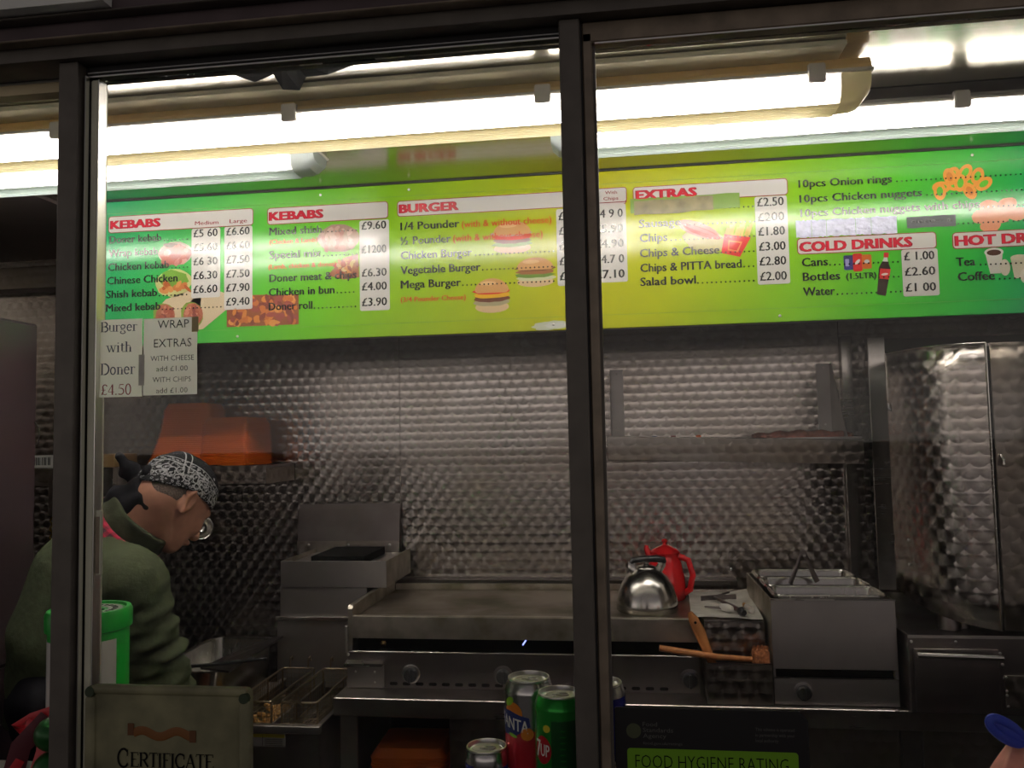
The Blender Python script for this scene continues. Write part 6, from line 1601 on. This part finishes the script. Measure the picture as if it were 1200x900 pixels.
# bandana: black cotton with white paisley print
def bandana_material():
    m, t, b = nt('paisley_bandana'); L = t.links
    tc = t.nodes.new('ShaderNodeTexCoord')
    # print coordinates on the cloth: metres across the side of the head
    ge = tc.outputs['Object']
    mp = t.nodes.new('ShaderNodeMapping'); mp.vector_type = 'POINT'
    mp.inputs['Location'].default_value = tuple(-HC); L.new(ge, mp.inputs[0])
    def dot(v):
        n = t.nodes.new('ShaderNodeVectorMath'); n.operation = 'DOT_PRODUCT'; L.new(mp.outputs[0], n.inputs[0]); n.inputs[1].default_value = tuple(v); return n.outputs['Value']
    X, Z, Yl = dot(hf), dot(hu), dot(-hr_)
    zz = mth(t, 'SUBTRACT', Z, mth(t, 'MULTIPLY', mth(t, 'ABSOLUTE', Yl), 0.25))
    cb = t.nodes.new('ShaderNodeCombineXYZ'); L.new(X, cb.inputs[0]); L.new(zz, cb.inputs[1]); L.new(mth(t, 'MULTIPLY', Yl, 0.6), cb.inputs[2])
    def band(v, c, w): return mth(t, 'LESS_THAN', mth(t, 'ABSOLUTE', mth(t, 'SUBTRACT', v, c)), w)
    # wavy paisley scrolls: rings of a distorted cell pattern
    vo = t.nodes.new('ShaderNodeTexVoronoi'); vo.inputs['Scale'].default_value = 62; L.new(cb.outputs[0], vo.inputs['Vector'])
    ring = mth(t, 'GREATER_THAN', mth(t, 'SINE', mth(t, 'MULTIPLY', vo.outputs['Distance'], 15.0)), 0.55)
    vs = t.nodes.new('ShaderNodeTexVoronoi'); vs.inputs['Scale'].default_value = 150; L.new(cb.outputs[0], vs.inputs['Vector'])
    spk = mth(t, 'LESS_THAN', mth(t, 'ABSOLUTE', mth(t, 'SUBTRACT', vs.outputs['Distance'], 0.32)), 0.10)
    vb = t.nodes.new('ShaderNodeTexVoronoi'); vb.inputs['Scale'].default_value = 26; L.new(cb.outputs[0], vb.inputs['Vector'])
    drop = mth(t, 'MULTIPLY', mth(t, 'LESS_THAN', vb.outputs['Distance'], 0.20), mth(t, 'GREATER_THAN', vb.outputs['Distance'], 0.07))
    low = mth(t, 'LESS_THAN', zz, 0.040)
    bandm = mth(t, 'MULTIPLY', mth(t, 'GREATER_THAN', zz, 0.040), mth(t, 'LESS_THAN', zz, 0.056))
    edge = mth(t, 'ADD', band(zz, 0.040, 0.0012), band(zz, 0.056, 0.0012))
    top = mth(t, 'GREATER_THAN', zz, 0.060)
    pv = mth(t, 'ADD', mth(t, 'ADD', mth(t, 'MULTIPLY', low, mth(t, 'MAXIMUM', mth(t, 'MULTIPLY', ring, mth(t, 'GREATER_THAN', zz, -0.01)), mth(t, 'MULTIPLY', spk, 0.7))), mth(t, 'MULTIPLY', bandm, spk)), mth(t, 'ADD', edge, mth(t, 'MULTIPLY', top, drop)))
    vband = mth(t, 'MULTIPLY', mth(t, 'ADD', band(X, -0.062, 0.0012), band(X, -0.075, 0.0012)), mth(t, 'GREATER_THAN', zz, 0.02))
    pv = mth(t, 'MINIMUM', mth(t, 'ADD', pv, vband), 1.0)
    mx = t.nodes.new('ShaderNodeMix'); mx.data_type = 'RGBA'; L.new(pv, mx.inputs[0])
    mx.inputs[6].default_value = (.011, .011, .013, 1); mx.inputs[7].default_value = (.42, .42, .44, 1)
    L.new(mx.outputs[2], b.inputs['Base Color']); b.inputs['Roughness'].default_value = .9; b.inputs['Specular IOR Level'].default_value = .1
    return m
M['bandana'] = bandana_material()
M['blackcloth'] = plain('black_cotton', (.007, .007, .009), 0.95, spec=.08, noise=.3, scale=30, bump=.4)
def bandana_sdf(p):
    q_ = (p - HC) @ RH
    d = smin(ellip(p, H(-.008, 0, .022), (.107, .090, .101), RH), ellip(p, H(-.055, 0, -.02), (.052, .062, .05), RH), .04)
    d = d + .0016 * np.sin(q_[:, 0] * 60 + q_[:, 2] * 90)
    # lower hem: above the ears, dropping to the nape
    return np.maximum(d, -(q_[:, 2] - (.012 - .42 * np.maximum(-q_[:, 0] - .02, 0) + .15 * np.maximum(q_[:, 0], 0))))
bd = net_obj('bandana', bandana_sdf, HC - .15, HC + .15, .0035, 'bandana', man)
def strip(name, pts, rs):
    bm = B(); tube(bm, [tuple(x) for x in pts], rs, 12); return obj(name, bm, M['blackcloth'], bd, True)
KN = H(-.108, 0, .000)
def knot_sdf(p):
    d = ellip(p, KN, (.020, .022, .020)) + .003 * np.sin(p[:, 0] * 160 + p[:, 2] * 120)
    wob_ = .004 * np.sin(p[:, 0] * 90 + p[:, 2] * 60) + .003 * np.sin(p[:, 2] * 130 - p[:, 0] * 70)
    def flat(a, b, ra, rb, n):
        a, b = np.array(a), np.array(b); ab = b - a; t_ = np.clip(((p - a) @ ab) / (ab @ ab), 0, 1); q_ = p - a - t_[:, None] * ab
        s_ = q_ @ _n(n); q2 = q_ + np.outer(s_, _n(n)) * 1.6
        return np.linalg.norm(q2, axis=1) - (ra + (rb - ra) * t_)
    for A in (
        # ear of the knot standing up behind the head
        [((-1.238, 1.985, 1.300), .030), ((-1.266, 1.975, 1.330), .026), ((-1.290, 1.965, 1.368), .008)],
        # hanging tails sweeping down over the collar
        [((-1.172, 1.955, 1.268), .010), ((-1.200, 1.945, 1.262), .022), ((-1.238, 1.945, 1.255), .030), ((-1.288, 1.94, 1.238), .026), ((-1.330, 1.94, 1.205), .014)],
        [((-1.228, 1.955, 1.285), .028), ((-1.278, 1.95, 1.268), .028), ((-1.313, 1.945, 1.245), .018)]):
        for (a, ra), (b, rb) in zip(A, A[1:]): d = smin(d, flat(a, b, ra, rb, (.15, -.95, .25)) + wob_, .012)
    return d
net_obj('bandana_knot', knot_sdf, (-1.40, 1.86, 1.15), (-1.06, 2.10, 1.42), .0042, 'blackcloth', bd)
# cropped grey hair between bandana and ear
hairm = plain('cropped_grey_hair', (0.10, 0.075, 0.062), 0.9, noise=.5, scale=240, bump=.8)
def hair_sdf(p):
    q_ = (p - HC) @ RH
    d = np.maximum(head_sdf(p) - .0022, ellip(p, H(-.045, 0, -.015), (.062, .10, .048), RH))
    return np.maximum(d, q_[:, 0] + .034)
net_obj('hair', hair_sdf, HC - .15, HC + .15, .004, hairm, man)

# ------------------------------------------------------------------ outside: pavement kerb under the hatch
